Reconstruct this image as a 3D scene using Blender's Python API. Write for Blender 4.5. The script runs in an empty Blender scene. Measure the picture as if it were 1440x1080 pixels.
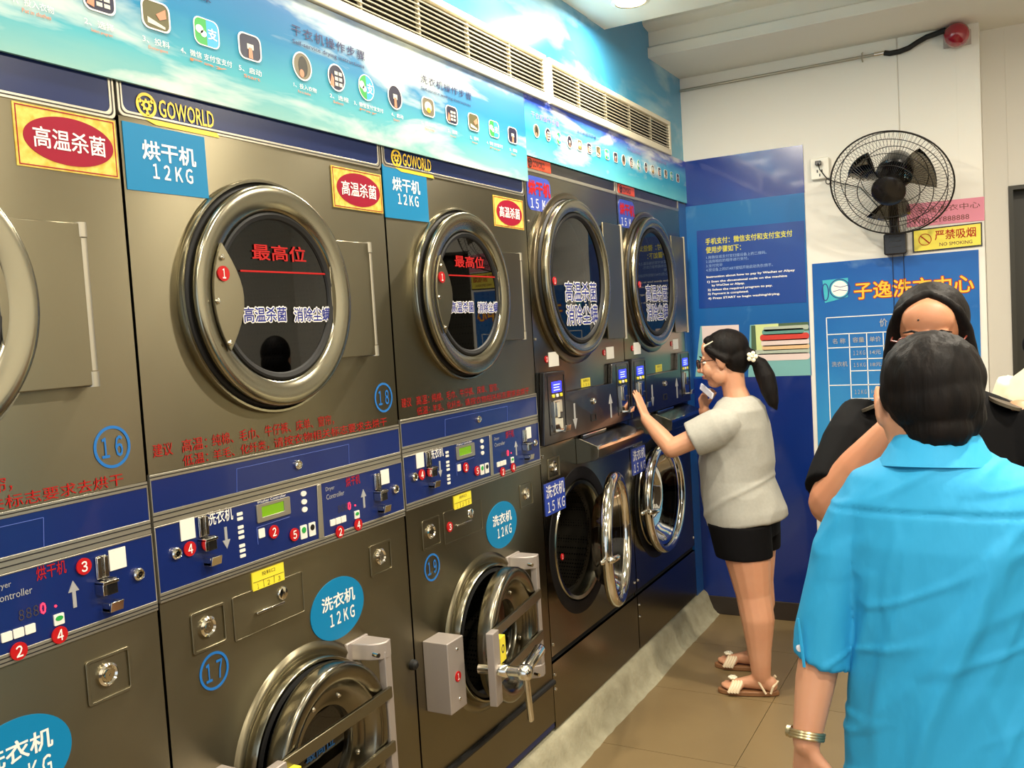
import bpy, bmesh, math, random
from mathutils import Vector, Matrix
random.seed(7)
PI = math.pi
S = bpy.context.scene
COL = S.collection
# ------------------------------------------------------------------ camera, world, lights, exposure
cam_d = bpy.data.cameras.new('camera'); cam = bpy.data.objects.new('camera', cam_d); COL.objects.link(cam)
RX = Vector((0.87816259, 0.47461102, -0.05978994)); UY = Vector((0.02422977, 0.08069695, 0.99644414)); FW = Vector((-0.47774824, 0.87648867, -0.05936533))
M = Matrix((RX, UY, -FW)).transposed().to_4x4(); M.translation = (1.52, 0.0, 1.64)
cam.matrix_world = M
cam_d.sensor_width = 36; cam_d.lens = 36 * 1282.03 / 1440; cam_d.clip_start = 0.05
S.camera = cam
W = bpy.data.worlds.new('daylight'); S.world = W; W.use_nodes = True
W.node_tree.nodes['Background'].inputs[0].default_value = (0.75, 0.86, 1.0, 1); W.node_tree.nodes['Background'].inputs[1].default_value = 1.0
S.view_settings.view_transform = 'Standard'; S.view_settings.look = 'None'; S.view_settings.gamma = 1.0
S.view_settings.exposure = 0.42
try: S.view_settings.use_curve_mapping = False
except Exception: pass
LAMP_W = 15.0
CEIL = 2.93
LAMPS = [(0.24, y) for y in (0.45, 1.25, 2.05, 2.80, 3.52)] + [(1.9, y) for y in (-0.6, 0.7, 2.0, 3.3)]
for (lx, ly) in LAMPS:
    ld = bpy.data.lights.new('downlight_light', 'AREA'); ld.shape = 'DISK'; ld.size = 0.11; ld.energy = LAMP_W * (1.9 if lx > 1 else (1.1 if ly > 2.6 else 0.34))
    ld.color = (1.0, 0.90, 0.74)
    lo = bpy.data.objects.new('downlight_light', ld); COL.objects.link(lo); lo.location = (lx, ly, CEIL - 0.03)

# ------------------------------------------------------------------ helpers
def lin(c):
    if isinstance(c, str): c = [int(c[i:i+2], 16) for i in (0, 2, 4)]
    o = []
    for v in c:
        v = v / 255.0
        o.append(v / 12.92 if v <= 0.04045 else ((v + 0.055) / 1.055) ** 2.4)
    return (*o, 1.0)
MATS = {}
def mat(name, col=(128,128,128), rough=0.5, metal=0.0, spec=0.5, coat=0.0, emis=0.0, aniso=0.0, tang=None, noise=None, bump=None, sss=0.0, coatr=0.05, trans=0.0):
    """noise=(scale(3), second colour, amount, detail); bump=(scale(3), strength, distance)"""
    if name in MATS: return MATS[name]
    m = bpy.data.materials.new(name); m.use_nodes = True; nt = m.node_tree; b = nt.nodes['Principled BSDF']
    b.inputs['Base Color'].default_value = lin(col); b.inputs['Roughness'].default_value = rough; b.inputs['Metallic'].default_value = metal
    b.inputs['Specular IOR Level'].default_value = spec; b.inputs['Coat Weight'].default_value = coat; b.inputs['Coat Roughness'].default_value = coatr
    b.inputs['Transmission Weight'].default_value = trans
    if sss: b.inputs['Subsurface Weight'].default_value = sss; b.inputs['Subsurface Radius'].default_value = (0.012, 0.005, 0.003); b.inputs['Subsurface Scale'].default_value = 1.0
    if emis: b.inputs['Emission Color'].default_value = lin(col); b.inputs['Emission Strength'].default_value = emis
    if aniso:
        b.inputs['Anisotropic'].default_value = aniso
        cx = nt.nodes.new('ShaderNodeCombineXYZ')
        for i, v in enumerate(tang or (0, 0, 1)): cx.inputs[i].default_value = v
        nt.links.new(cx.outputs[0], b.inputs['Tangent'])
    def coords(sc):
        g = nt.nodes.new('ShaderNodeNewGeometry'); mp = nt.nodes.new('ShaderNodeMapping'); mp.inputs['Scale'].default_value = sc
        nt.links.new(g.outputs['Position'], mp.inputs['Vector']); return mp
    if noise:
        mp = coords(noise[0]); n = nt.nodes.new('ShaderNodeTexNoise'); n.inputs['Scale'].default_value = 1.0; n.inputs['Detail'].default_value = noise[3] if len(noise) > 3 else 3
        nt.links.new(mp.outputs[0], n.inputs['Vector'])
        r = nt.nodes.new('ShaderNodeValToRGB'); r.color_ramp.elements[0].position = 0.5 - noise[2] / 2; r.color_ramp.elements[1].position = 0.5 + noise[2] / 2
        r.color_ramp.elements[0].color = lin(col); r.color_ramp.elements[1].color = lin(noise[1])
        nt.links.new(n.outputs['Fac'], r.inputs[0]); nt.links.new(r.outputs[0], b.inputs['Base Color'])
    if bump:
        mp = coords(bump[0]); n = nt.nodes.new('ShaderNodeTexNoise'); n.inputs['Scale'].default_value = 1.0; n.inputs['Detail'].default_value = 3
        nt.links.new(mp.outputs[0], n.inputs['Vector'])
        bp = nt.nodes.new('ShaderNodeBump'); bp.inputs['Strength'].default_value = bump[1]; bp.inputs['Distance'].default_value = bump[2]
        nt.links.new(n.outputs['Fac'], bp.inputs['Height']); nt.links.new(bp.outputs[0], b.inputs['Normal'])
    MATS[name] = m
    return m
def print_sky(name, stops, axis, lo, hi, cloud, cscale=(1, 3, 9), amount=(0.48, 0.72), rough=0.25, seedv=0.0, coat=0.3):
    """printed sky film: vertical colour ramp between heights lo..hi with clouds mixed over"""
    m = bpy.data.materials.new(name); m.use_nodes = True; nt = m.node_tree; b = nt.nodes['Principled BSDF']
    b.inputs['Roughness'].default_value = rough; b.inputs['Coat Weight'].default_value = coat; b.inputs['Coat Roughness'].default_value = 0.12; b.inputs['Specular IOR Level'].default_value = 0.25
    g = nt.nodes.new('ShaderNodeNewGeometry'); sp = nt.nodes.new('ShaderNodeSeparateXYZ'); nt.links.new(g.outputs['Position'], sp.inputs[0])
    mr = nt.nodes.new('ShaderNodeMapRange'); mr.inputs[1].default_value = lo; mr.inputs[2].default_value = hi; nt.links.new(sp.outputs[axis], mr.inputs[0])
    mp = nt.nodes.new('ShaderNodeMapping'); mp.inputs['Scale'].default_value = cscale; mp.inputs['Location'].default_value = (seedv, seedv, seedv); nt.links.new(g.outputs['Position'], mp.inputs['Vector'])
    n = nt.nodes.new('ShaderNodeTexNoise'); n.inputs['Scale'].default_value = 1.0; n.inputs['Detail'].default_value = 5; n.inputs['Roughness'].default_value = 0.55; n.inputs['Distortion'].default_value = 0.4
    nt.links.new(mp.outputs[0], n.inputs['Vector'])
    ad = nt.nodes.new('ShaderNodeMath'); ad.operation = 'MULTIPLY_ADD'; ad.inputs[1].default_value = 0.35; nt.links.new(n.outputs['Fac'], ad.inputs[0])
    sb = nt.nodes.new('ShaderNodeMath'); sb.operation = 'SUBTRACT'; sb.inputs[1].default_value = 0.175; nt.links.new(mr.outputs[0], sb.inputs[0]); nt.links.new(sb.outputs[0], ad.inputs[2])
    r = nt.nodes.new('ShaderNodeValToRGB'); cr = r.color_ramp
    while len(cr.elements) < len(stops): cr.elements.new(0.5)
    for e, (p, c) in zip(cr.elements, stops): e.position = p; e.color = lin(c)
    nt.links.new(ad.outputs[0], r.inputs[0])
    cw = nt.nodes.new('ShaderNodeMapRange'); cw.inputs[1].default_value = amount[0]; cw.inputs[2].default_value = amount[1]; nt.links.new(n.outputs['Fac'], cw.inputs[0])
    mx = nt.nodes.new('ShaderNodeMix'); mx.data_type = 'RGBA'; nt.links.new(cw.outputs[0], mx.inputs[0]); nt.links.new(r.outputs[0], mx.inputs[6]); mx.inputs[7].default_value = lin(cloud)
    nt.links.new(mx.outputs[2], b.inputs['Base Color']); MATS[name] = m
    return m

WL = {}      # world location of each root
def root_of(o):
    while o.parent: o = o.parent
    return o
def tag(o, label=None, cat=None, group=None, kind=None):
    if label: o['label'] = label
    if cat: o['category'] = cat
    if group: o['group'] = group
    if kind: o['kind'] = kind
    return o
def empty(name, loc, label, cat, group=None):
    o = bpy.data.objects.new(name, None); COL.objects.link(o); o.location = loc; o.empty_display_size = 0.05
    tag(o, label, cat, group); return o
def link_mesh(name, me, m, parent):
    o = bpy.data.objects.new(name, me); COL.objects.link(o)
    if m is not None:
        me.materials.clear(); me.materials.append(MATS[m] if isinstance(m, str) else m)
    if parent is not None: o.parent = parent
    return o
class MB:
    """collects pieces given in world coordinates (+off) and links them as ONE mesh"""
    def __init__(s, off=(0, 0, 0), xf=None): s.v = []; s.f = []; s.off = Vector(off); s.xf = xf
    def add(s, vs, fs):
        n = len(s.v)
        for p in vs:
            p = Vector(p)
            if s.xf is not None: p = s.xf @ p
            s.v.append(p + s.off)
        s.f += [tuple(i + n for i in f) for f in fs]; return s
    def box(s, x0, x1, y0, y1, z0, z1):
        return s.add([(x, y, z) for x in (x0, x1) for y in (y0, y1) for z in (z0, z1)], [(0,1,3,2),(4,6,7,5),(0,4,5,1),(2,3,7,6),(0,2,6,4),(1,5,7,3)])
    def prism(s, poly, a0, a1, plane='yz'):
        n = len(poly)
        mk = {'yz': lambda p, a: (a, p[0], p[1]), 'xz': lambda p, a: (p[0], a, p[1]), 'xy': lambda p, a: (p[0], p[1], a)}[plane]
        vs = [mk(p, a0) for p in poly] + [mk(p, a1) for p in poly]
        return s.add(vs, [tuple(range(n)), tuple(range(2*n-1, n-1, -1))] + [(i, (i+1) % n, n + (i+1) % n, n + i) for i in range(n)])
    def frame(s, outer, inner, a0, a1, plane='yz'):
        """ring-shaped prism between two polygons of equal length"""
        n = len(outer)
        mk = {'yz': lambda p, a: (a, p[0], p[1]), 'xz': lambda p, a: (p[0], a, p[1]), 'xy': lambda p, a: (p[0], p[1], a)}[plane]
        vs = [mk(p, a) for pl in (outer, inner) for a in (a0, a1) for p in pl]
        fs = []
        for i in range(n):
            j = (i+1) % n
            fs += [(i, j, n+j, n+i), (2*n+j, 2*n+i, 3*n+i, 3*n+j), (n+i, n+j, 3*n+j, 3*n+i), (j, i, 2*n+i, 2*n+j)]
        return s.add(vs, fs)
    def lathe(s, prof, c, axis=(1, 0, 0), n=48, cap0=False, cap1=False):
        ax = Vector(axis).normalized(); t = Vector((0, 0, 1)) if abs(ax.z) < 0.9 else Vector((1, 0, 0))
        u = ax.cross(t).normalized(); w = ax.cross(u).normalized(); c = Vector(c)
        vs = []
        for (r, h) in prof:
            for k in range(n):
                a = 2*PI*k/n; vs.append(c + ax*h + (u*math.cos(a) + w*math.sin(a))*r)
        fs = []
        for i in range(len(prof)-1):
            for k in range(n):
                fs.append((i*n+k, i*n+(k+1) % n, (i+1)*n+(k+1) % n, (i+1)*n+k))
        if cap0: fs.append(tuple(range(n)))
        if cap1: fs.append(tuple(range(len(prof)*n-1, (len(prof)-1)*n-1, -1)))
        return s.add(vs, fs)
    def cyl(s, p0, p1, r0, r1=None, n=16):
        p0 = Vector(p0); p1 = Vector(p1); r1 = r0 if r1 is None else r1
        return s.lathe([(r0, 0), (r1, (p1-p0).length)], p0, p1-p0, n, True, True)
    def tube(s, pts, r, n=10, closed=False):
        pts = [Vector(p) for p in pts]; N = len(pts); rs = r if isinstance(r, (list, tuple)) else [r]*N
        vs = []; ref = None
        for i, p in enumerate(pts):
            a = pts[(i-1) % N] if (closed or i > 0) else p; b = pts[(i+1) % N] if (closed or i < N-1) else p
            d = (b-a).normalized()
            if ref is None: ref = d.orthogonal().normalized()
            u = (ref - d*ref.dot(d)); u = u.normalized() if u.length > 1e-6 else d.orthogonal().normalized(); ref = u; w = d.cross(u)
            for k in range(n):
                an = 2*PI*k/n; vs.append(p + (u*math.cos(an) + w*math.sin(an))*rs[i])
        fs = []
        for i in range(N if closed else N-1):
            j = (i+1) % N
            for k in range(n): fs.append((i*n+k, i*n+(k+1) % n, j*n+(k+1) % n, j*n+k))
        if not closed: fs += [tuple(range(n-1, -1, -1)), tuple(range((N-1)*n, N*n))]
        return s.add(vs, fs)
    def ell(s, c, r, rot=None, n=20, m=12):
        c = Vector(c); vs = []; fs = []
        for i in range(m+1):
            t = PI*i/m
            for k in range(n):
                a = 2*PI*k/n; p = Vector((r[0]*math.sin(t)*math.cos(a), r[1]*math.sin(t)*math.sin(a), r[2]*math.cos(t)))
                if rot is not None: p = rot @ p
                vs.append(c+p)
        for i in range(m):
            for k in range(n): fs.append((i*n+k, i*n+(k+1) % n, (i+1)*n+(k+1) % n, (i+1)*n+k))
        return s.add(vs, fs)
    def cap(s, p0, p1, r0, r1=None, n=14):
        """tapered capsule for bodies"""
        r1 = r0 if r1 is None else r1; p0 = Vector(p0); p1 = Vector(p1); d = (p1-p0); L = d.length
        if L < 1e-5: return s.ell(p0, (r0,)*3)
        prof = [(max(r0*math.sin(t), 1e-4), -r0*math.cos(t)) for t in (0.05, .5, 1.0, PI/2)] + [(max(r1*math.sin(t), 1e-4), L - r1*math.cos(t)) for t in (PI/2, 2.1, 2.64, PI-.05)]
        return s.lathe(prof, p0, d, n, True, True)
    def chain(s, pts, rs, n=14):
        for i in range(len(pts)-1): s.cap(pts[i], pts[i+1], rs[i], rs[i+1], n)
        return s
    def loft(s, rings, n=40, cap=True):
        """rings: (centre, ra, rb, axis_a, axis_b, power)"""
        vs = []
        for (c, ra, rb, A, B, pw) in rings:
            c = Vector(c); A = Vector(A); B = Vector(B)
            for k in range(n):
                a = 2*PI*k/n; ca, sa = math.cos(a), math.sin(a)
                vs.append(c + A*(ra*math.copysign(abs(ca)**pw, ca)) + B*(rb*math.copysign(abs(sa)**pw, sa)))
        fs = []
        for i in range(len(rings)-1):
            for k in range(n): fs.append((i*n+k, i*n+(k+1) % n, (i+1)*n+(k+1) % n, (i+1)*n+k))
        if cap: fs += [tuple(range(n)), tuple(range(len(rings)*n-1, (len(rings)-1)*n-1, -1))]
        return s.add(vs, fs)
    def mesh(s, name, base=(0, 0, 0), smooth=True, weld=True, angle=35):
        me = bpy.data.meshes.new(name); base = Vector(base)
        me.from_pydata([tuple(v - base) for v in s.v], [], s.f)
        bm = bmesh.new(); bm.from_mesh(me)
        if weld: bmesh.ops.remove_doubles(bm, verts=bm.verts, dist=1e-6)
        bmesh.ops.recalc_face_normals(bm, faces=bm.faces)
        bm.to_mesh(me); bm.free()
        if smooth:
            me.polygons.foreach_set('use_smooth', [True]*len(me.polygons))
            try: me.set_sharp_from_angle(angle=math.radians(angle))
            except Exception: pass
        return me
    def build(s, name, m, parent=None, smooth=True, bevel=0.0, label=None, angle=35):
        base = root_of(parent).location if parent is not None else Vector((0, 0, 0))
        if parent is None and s.v:
            xs = [v.x for v in s.v]; ys = [v.y for v in s.v]; zs = [v.z for v in s.v]
            base = Vector(((min(xs)+max(xs))/2, (min(ys)+max(ys))/2, min(zs)))
        o = link_mesh(name, s.mesh(name, base, smooth, angle=angle), m, parent)
        if parent is None: o.location = base
        if bevel:
            bv = o.modifiers.new('bevel', 'BEVEL'); bv.width = bevel; bv.segments = 2; bv.limit_method = 'ANGLE'; bv.angle_limit = math.radians(40)
        if label: o['label'] = label
        return o
def rrect(y0, y1, z0, z1, r, n=5):
    r = min(r, (y1-y0)/2.001, (z1-z0)/2.001); out = []
    for (cy, cz, a0) in ((y1-r, z1-r, 0), (y0+r, z1-r, PI/2), (y0+r, z0+r, PI), (y1-r, z0+r, 1.5*PI)):
        for i in range(n+1):
            a = a0 + PI/2*i/n; out.append((cy + r*math.cos(a), cz + r*math.sin(a)))
    return out
def circ(cy, cz, r, n=36, rz=None): 
    rz = rz or r
    return [(cy + r*math.cos(2*PI*i/n), cz + rz*math.sin(2*PI*i/n)) for i in range(n)]
TC = {}
FW_ = {ord(c): 0xFEE0 + ord(c) for c in '0123456789KG'}
def glyphs(body, bold=0.0, spacing=1.0):
    if len(body) <= 5 and all(c in '0123456789KG ' for c in body): body = body.translate(FW_)
    k = (body, bold, spacing)
    if k in TC: return TC[k]
    cu = bpy.data.curves.new('t', 'FONT'); cu.body = body; cu.size = 1.0; cu.offset = bold; cu.resolution_u = 2; cu.space_character = spacing; cu.fill_mode = 'FRONT'
    o = bpy.data.objects.new('t', cu); COL.objects.link(o)
    dg = bpy.context.evaluated_depsgraph_get(); me = bpy.data.meshes.new_from_object(o.evaluated_get(dg))
    vs = [v.co.copy() for v in me.vertices]; fs = [tuple(p.vertices) for p in me.polygons]
    bpy.data.objects.remove(o); bpy.data.curves.remove(cu); bpy.data.meshes.remove(me)
    TC[k] = (vs, fs); return TC[k]
def addtxt(mb, body, box, depth, plane='yz', bold=0.0, spacing=1.0, box_of=None, shear=0.0):
    """lettering stretched to box (a0,a1,b0,b1); plane yz = machine fronts (facing +x), xz = back wall (facing -y)"""
    vs, fs = glyphs(body, 0.0, spacing)
    ref = vs
    if not vs: return mb
    x0 = min(v.x for v in ref); x1 = max(v.x for v in ref); y0 = min(v.y for v in ref); y1 = max(v.y for v in ref)
    sx = (box[1]-box[0])/max(x1-x0, 1e-6); sy = (box[3]-box[2])/max(y1-y0, 1e-6)
    if bold:
        k = 4 if bold < 0.03 else 10
        dirs = [(math.cos(2*PI*(i+.5)/k)*bold, math.sin(2*PI*(i+.5)/k)*bold) for i in range(k)] + ([(0, 0)] if bold > 0.03 else [])
        nv = len(vs); base_v, base_f = vs, fs
        vs = [Vector((v.x+dx, v.y+dy, i*0.00002)) for i, (dx, dy) in enumerate(dirs) for v in base_v]
        fs = [tuple(q + i*nv for q in f) for i in range(len(dirs)) for f in base_f]
    out = []
    for v in vs:
        a = box[0] + (v.x-x0)*sx; b = box[2] + (v.y-y0)*sy + shear*(v.x-x0)*sx
        out.append((depth + v.z, a, b) if plane == 'yz' else (a, depth - v.z, b))
    n = len(mb.v)
    for p in out:
        p = Vector(p)
        if mb.xf is not None: p = mb.xf @ p
        mb.v.append(p + mb.off)
    mb.f += [tuple(i+n for i in f) for f in fs]
    return mb
def flat(mb, name, m, parent, label=None):
    """flat print: keeps the winding as made"""
    base = root_of(parent).location
    me = bpy.data.meshes.new(name); me.from_pydata([tuple(v-base) for v in mb.v], [], mb.f); me.update()
    o = link_mesh(name, me, m, parent)
    if label: o['label'] = label
    return o
def remesh(mb, name, m, parent, voxel=0.006, smooth=4, disp=None, label=None):
    me = bpy.data.meshes.new('tmp'); me.from_pydata([tuple(v) for v in mb.v], [], mb.f)
    bm = bmesh.new(); bm.from_mesh(me); bmesh.ops.recalc_face_normals(bm, faces=bm.faces); bm.to_mesh(me); bm.free()
    o = bpy.data.objects.new('tmp', me); COL.objects.link(o)
    r = o.modifiers.new('r', 'REMESH'); r.mode = 'VOXEL'; r.voxel_size = voxel; r.use_smooth_shade = True
    if smooth:
        sm = o.modifiers.new('s', 'SMOOTH'); sm.factor = 0.6; sm.iterations = smooth
    dg = bpy.context.evaluated_depsgraph_get(); out = bpy.data.meshes.new_from_object(o.evaluated_get(dg))
    bpy.data.objects.remove(o)
    out.name = name
    if disp:
        ns = [v.normal.copy() for v in out.vertices]
        for v, nn in zip(out.vertices, ns): v.co += nn * disp(v.co)
    base = root_of(parent).location if parent is not None else Vector((0, 0, 0))
    for v in out.vertices: v.co -= base
    out.polygons.foreach_set('use_smooth', [True]*len(out.polygons))
    ob = link_mesh(name, out, m, parent)
    if label: ob['label'] = label
    return ob

# ------------------------------------------------------------------ materials
mat('steel', (146,139,116), 0.33, 1.0, aniso=0.85, noise=((2.2, 1.6, 1.2), (122,115,94), 0.6))
mat('steel_mirror', (138,133,118), 0.2, 1.0, aniso=0.6, noise=((1.5, 1.2, 2.0), (126,121,106), 0.8))
mat('steel_dark', (120,110,92), 0.3, 1.0)
mat('chrome', (225,220,208), 0.1, 1.0)
mat('satin_ring', (158,153,134), 0.2, 1.0)
mat('silver_trim', (178,172,156), 0.35, 0.75)
mat('grey_bracket', (175,165,158), 0.45, 0.5)
mat('blue_film', (14,36,100), 0.28, 0.0, coat=0.25)
mat('navy_band', (14,34,84), 0.3, coat=0.1, spec=0.3)
mat('blue_line', (90,110,190), 0.4)
mat('black_plastic', (22,20,20), 0.25, coat=0.3)
mat('black_rubber', (12,11,10), 0.6)
mat('reflection_black', (10,9,10), 0.6, spec=0.3)
mat('added_dado_brown', (74,62,48), 0.5)
mat('black_void', (6,6,6), 0.8)
mat('dark_line', (24,22,24), 0.5)
mat('white_print', (245,242,235), 0.4)
mat('cream_print', (235,232,222), 0.45)
mat('grey_print', (165,165,165), 0.4)
mat('sticker_blue', (8,124,174), 0.45, spec=0.3)
mat('sticker_yellow', (240,222,60), 0.4)
mat('red_print', (176,26,24), 0.5, spec=0.2)
mat('red_disc', (184,22,26), 0.4, spec=0.3)
mat('blue_print', (30,112,190), 0.4)
mat('ink_blue', (28,40,130), 0.4)
mat('crimson', (150,12,44), 0.45, spec=0.2)
mat('gold', (245,205,60), 0.35, 0.1)
mat('pale_gold', (226,204,104), 0.45, spec=0.2, noise=((60,60,60), (212,176,70), 0.25))
mat('lcd_green', (105,150,20), 0.25, emis=0.35)
mat('lcd_blue', (40,45,255), 0.3, emis=2.2)
mat('lcd_light', (150,160,255), 0.3, emis=2.0)
mat('led_red', (255,40,60), 0.3, emis=3.0)
mat('led_off', (70,62,62), 0.4)
mat('green_key', (40,160,70), 0.4)
mat('badge_orange', (205,70,40), 0.35)
mat('sticker_indigo', (52,74,170), 0.3)
mat('pink_print', (200,60,110), 0.4)
mat('wall_paint', (232,228,218), 0.7, bump=((30,30,30), 0.05, 0.002))
mat('ceiling_paint', (230,226,214), 0.75)
mat('skirting', (52,44,38), 0.4)
mat('concrete', (176,170,144), 0.85, noise=((14,14,14), (150,144,118), 0.5, 6), bump=((40,40,40), 0.5, 0.01))
mat('tile', (142,122,86), 0.38, noise=((2.2,2.2,2.2), (118,98,66), 0.7, 5), bump=((60,60,60), 0.04, 0.002))
mat('grout', (112,96,66), 0.8)
mat('grille_white', (214,206,182), 0.45)
mat('grille_dark', (20,16,10), 0.7)
mat('door_dark', (52,50,40), 0.5)
mat('black_wire', (26,24,22), 0.4)
mat('lamp_glow', (255,238,200), 0.4, emis=14.0)
mat('lamp_trim', (235,230,215), 0.4)
mat('yellow_sign', (244,226,80), 0.3)
mat('pink_paper', (226,140,160), 0.6)
mat('alarm_red', (150,20,40), 0.12, coat=0.8)
mat('plug_white', (236,232,218), 0.4)
def glass_mat(name, tint, fac):
    m = bpy.data.materials.new(name); m.use_nodes = True; nt = m.node_tree; nt.nodes.remove(nt.nodes['Principled BSDF'])
    out = [x for x in nt.nodes if x.type == 'OUTPUT_MATERIAL'][0]
    t = nt.nodes.new('ShaderNodeBsdfTransparent'); t.inputs[0].default_value = lin(tint)
    g = nt.nodes.new('ShaderNodeBsdfGlossy'); g.inputs['Roughness'].default_value = 0.02; g.inputs['Color'].default_value = (0.9, 0.9, 0.9, 1)
    fr = nt.nodes.new('ShaderNodeFresnel'); fr.inputs[0].default_value = fac
    mx = nt.nodes.new('ShaderNodeMixShader'); nt.links.new(fr.outputs[0], mx.inputs[0]); nt.links.new(t.outputs[0], mx.inputs[1]); nt.links.new(g.outputs[0], mx.inputs[2])
    nt.links.new(mx.outputs[0], out.inputs[0]); MATS[name] = m
glass_mat('dark_glass', (70,66,58), 1.65)
glass_mat('clear_glass', (70,64,56), 1.45)
glass_mat('lens', (235,235,235), 1.45)
def perforated(name):
    m = mat(name, (110,104,92), 0.35, 0.8); nt = m.node_tree; b = nt.nodes['Principled BSDF']
    g = nt.nodes.new('ShaderNodeNewGeometry'); v = nt.nodes.new('ShaderNodeTexVoronoi'); v.inputs['Scale'].default_value = 85; v.inputs['Randomness'].default_value = 0.1
    nt.links.new(g.outputs['Position'], v.inputs['Vector'])
    r = nt.nodes.new('ShaderNodeValToRGB'); r.color_ramp.elements[0].position = 0.28; r.color_ramp.elements[1].position = 0.34; r.color_ramp.elements[0].color = (0.004, 0.004, 0.004, 1); r.color_ramp.elements[1].color = lin((96,90,78))
    nt.links.new(v.outputs['Distance'], r.inputs[0]); nt.links.new(r.outputs[0], b.inputs['Base Color'])
perforated('perforated_drum')
print_sky('banner_sky', [(0.0, (136,184,178)), (0.25, (80,170,184)), (0.55, (32,126,172)), (0.8, (52,118,170)), (1.0, (96,130,182))], 2, 2.165, 2.49, (206,218,210), cscale=(1, 1.6, 8), amount=(0.49, 0.62), rough=0.5, coat=0.0)
print_sky('banner_sky_deep', [(0.0, (110,214,222)), (0.35, (50,170,205)), (0.62, (90,185,222)), (0.85, (45,80,190)), (1.0, (50,60,170))], 2, 2.265, 2.50, (240,244,232), cscale=(1, 2.2, 9), amount=(0.52, 0.72), seedv=3.0)
print_sky('mural_sky', [(0.0, (70,168,196)), (0.5, (58,150,190)), (1.0, (60,140,190))], 2, 2.45, 2.95, (205,236,232), cscale=(1, 1.1, 3), amount=(0.5, 0.85), seedv=1.3, rough=0.2)
print_sky('back_mural', [(0.0, (26,84,150)), (0.5, (34,100,168)), (1.0, (40,110,170))], 2, 1.3, 2.25, (140,190,215), cscale=(3.5, 1, 1.6), amount=(0.58, 0.85), seedv=5.0)
mat('mural_navy', (24,52,126), 0.2, coat=0.5, noise=((1.6, 1, 1.2), (34,64,150), 0.4))
mat('mural_deep', (12,38,112), 0.18, coat=0.5, noise=((1.6, 1, 1.2), (16,48,124), 0.5))
mat('info_blue', (24,66,146), 0.3, coat=0.3)
mat('filler_blue', (24,84,150), 0.3, coat=0.4)
print_sky('poster_sky', [(0.0, (150,205,225)), (0.3, (60,150,205)), (0.7, (38,110,180)), (1.0, (30,88,165))], 2, 0.55, 1.885, (150,190,215), cscale=(3, 1, 2.5), amount=(0.6, 0.9), seedv=8.0)

# ------------------------------------------------------------------ setting
def struct(o): o['kind'] = 'structure'; return o
YB = 4.886; XR = 3.1; YF = -2.2
fl = struct(MB().box(-0.8, XR, YF, 5.5, -0.06, -0.012).build('floor', 'grout'))
tme = MB().box(-0.2988, 0.2988, -0.2988, 0.2988, 0, 0.012).mesh('tile')
tme.materials.append(MATS['tile'])
base_f = fl.location
for i in range(6):
    for j in range(13):
        cx, cy = 0.31 + (i-0)*0.6 - 0.6*0, YF + 0.3 + j*0.6
        if cx > XR + 0.2 or cy > 5.3: continue
        t = bpy.data.objects.new('floor_tile', tme); COL.objects.link(t); t.parent = fl
        t.location = Vector((cx, cy, -0.012)) - base_f
        if i == 0 and j == 0:
            bv = None
cl = MB(); cl.box(-0.1, XR, YF, 3.83, CEIL, CEIL+0.1); cl.box(-0.1, XR, 3.83, 4.39, 3.16, 3.26); cl.box(-0.1, XR, 4.886, 5.6, 2.975, 3.1); cl.box(-.1, XR, 3.82, 3.83, 2.93, 3.2)
struct(cl.build('ceiling', 'ceiling_paint', bevel=0.003))
bmm = MB(); bmm.prism([(4.39, 2.935), (4.886, 2.935), (4.886, 3.2), (4.33, 3.2), (4.33, 3.085), (4.345, 3.075), (4.41, 3.065), (4.41, 2.992), (4.39, 2.986)], -0.02, XR, 'yz')
struct(bmm.build('trim_1', 'ceiling_paint', bevel=0.004))
wl = MB(); wl.box(-0.1, 0.0, YF, YB, 2.32, 3.2); struct(wl.build('wall_left', 'mural_sky'))
struct(MB().box(-0.9, -0.8, YF, YB, 0, 3.2).build('wall_behind', 'wall_paint'))
wb = MB(); wb.box(-0.9, 1.085, YB, YB+0.1, 0, 3.2); wb.box(1.089, 1.44, YB, YB+0.1, 0, 3.2); wb.box(1.084, 1.09, YB+0.006, YB+0.09, 0, 3.2)
wb.box(1.34, 1.44, YB, 5.2, 0, 3.2); wb.box(1.44, 1.545, 5.2, 5.3, 0, 3.1); wb.box(1.545, XR, 5.2, 5.3, 2.20, 3.1); wb.box(2.55, XR, 5.2, 5.3, 0, 2.2)
struct(wb.build('wall_back', 'wall_paint', bevel=0.002))
dd = MB(); dd.box(1.545, 2.55, 5.29, 5.33, 0.01, 2.2)
d1 = struct(dd.build('door_1', 'door_dark'))
fr = MB(); fr.box(1.545, 1.565, 5.19, 5.29, 0, 2.2); fr.box(2.53, 2.55, 5.19, 5.29, 0, 2.2); fr.box(1.565, 2.53, 5.19, 5.29, 2.18, 2.2)
fr.build('door_frame', 'door_dark', d1)
struct(MB().box(XR, XR+0.1, YF, 5.3, 0, 3.2).build('wall_right', 'wall_paint'))
struct(MB().box(XR-0.015, XR, YF, 5.2, 0, 1.15).build('added_dado', 'added_dado_brown'))  # unseen dado, added so the lower machine fronts reflect darker
wf = MB(); wf.box(-0.8, 0.0, YF-0.1, YF, 0, 3.2); wf.box(0.0, XR, YF-0.1, YF, 2.45, 3.2); wf.box(2.9, XR, YF-0.1, YF, 0, 2.45)
struct(wf.build('wall_front', 'wall_paint'))
struct(MB().box(-0.25, 1.44, YB-0.012, YB, 0, 0.10).build('baseboard_back', 'skirting', bevel=0.003))
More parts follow.
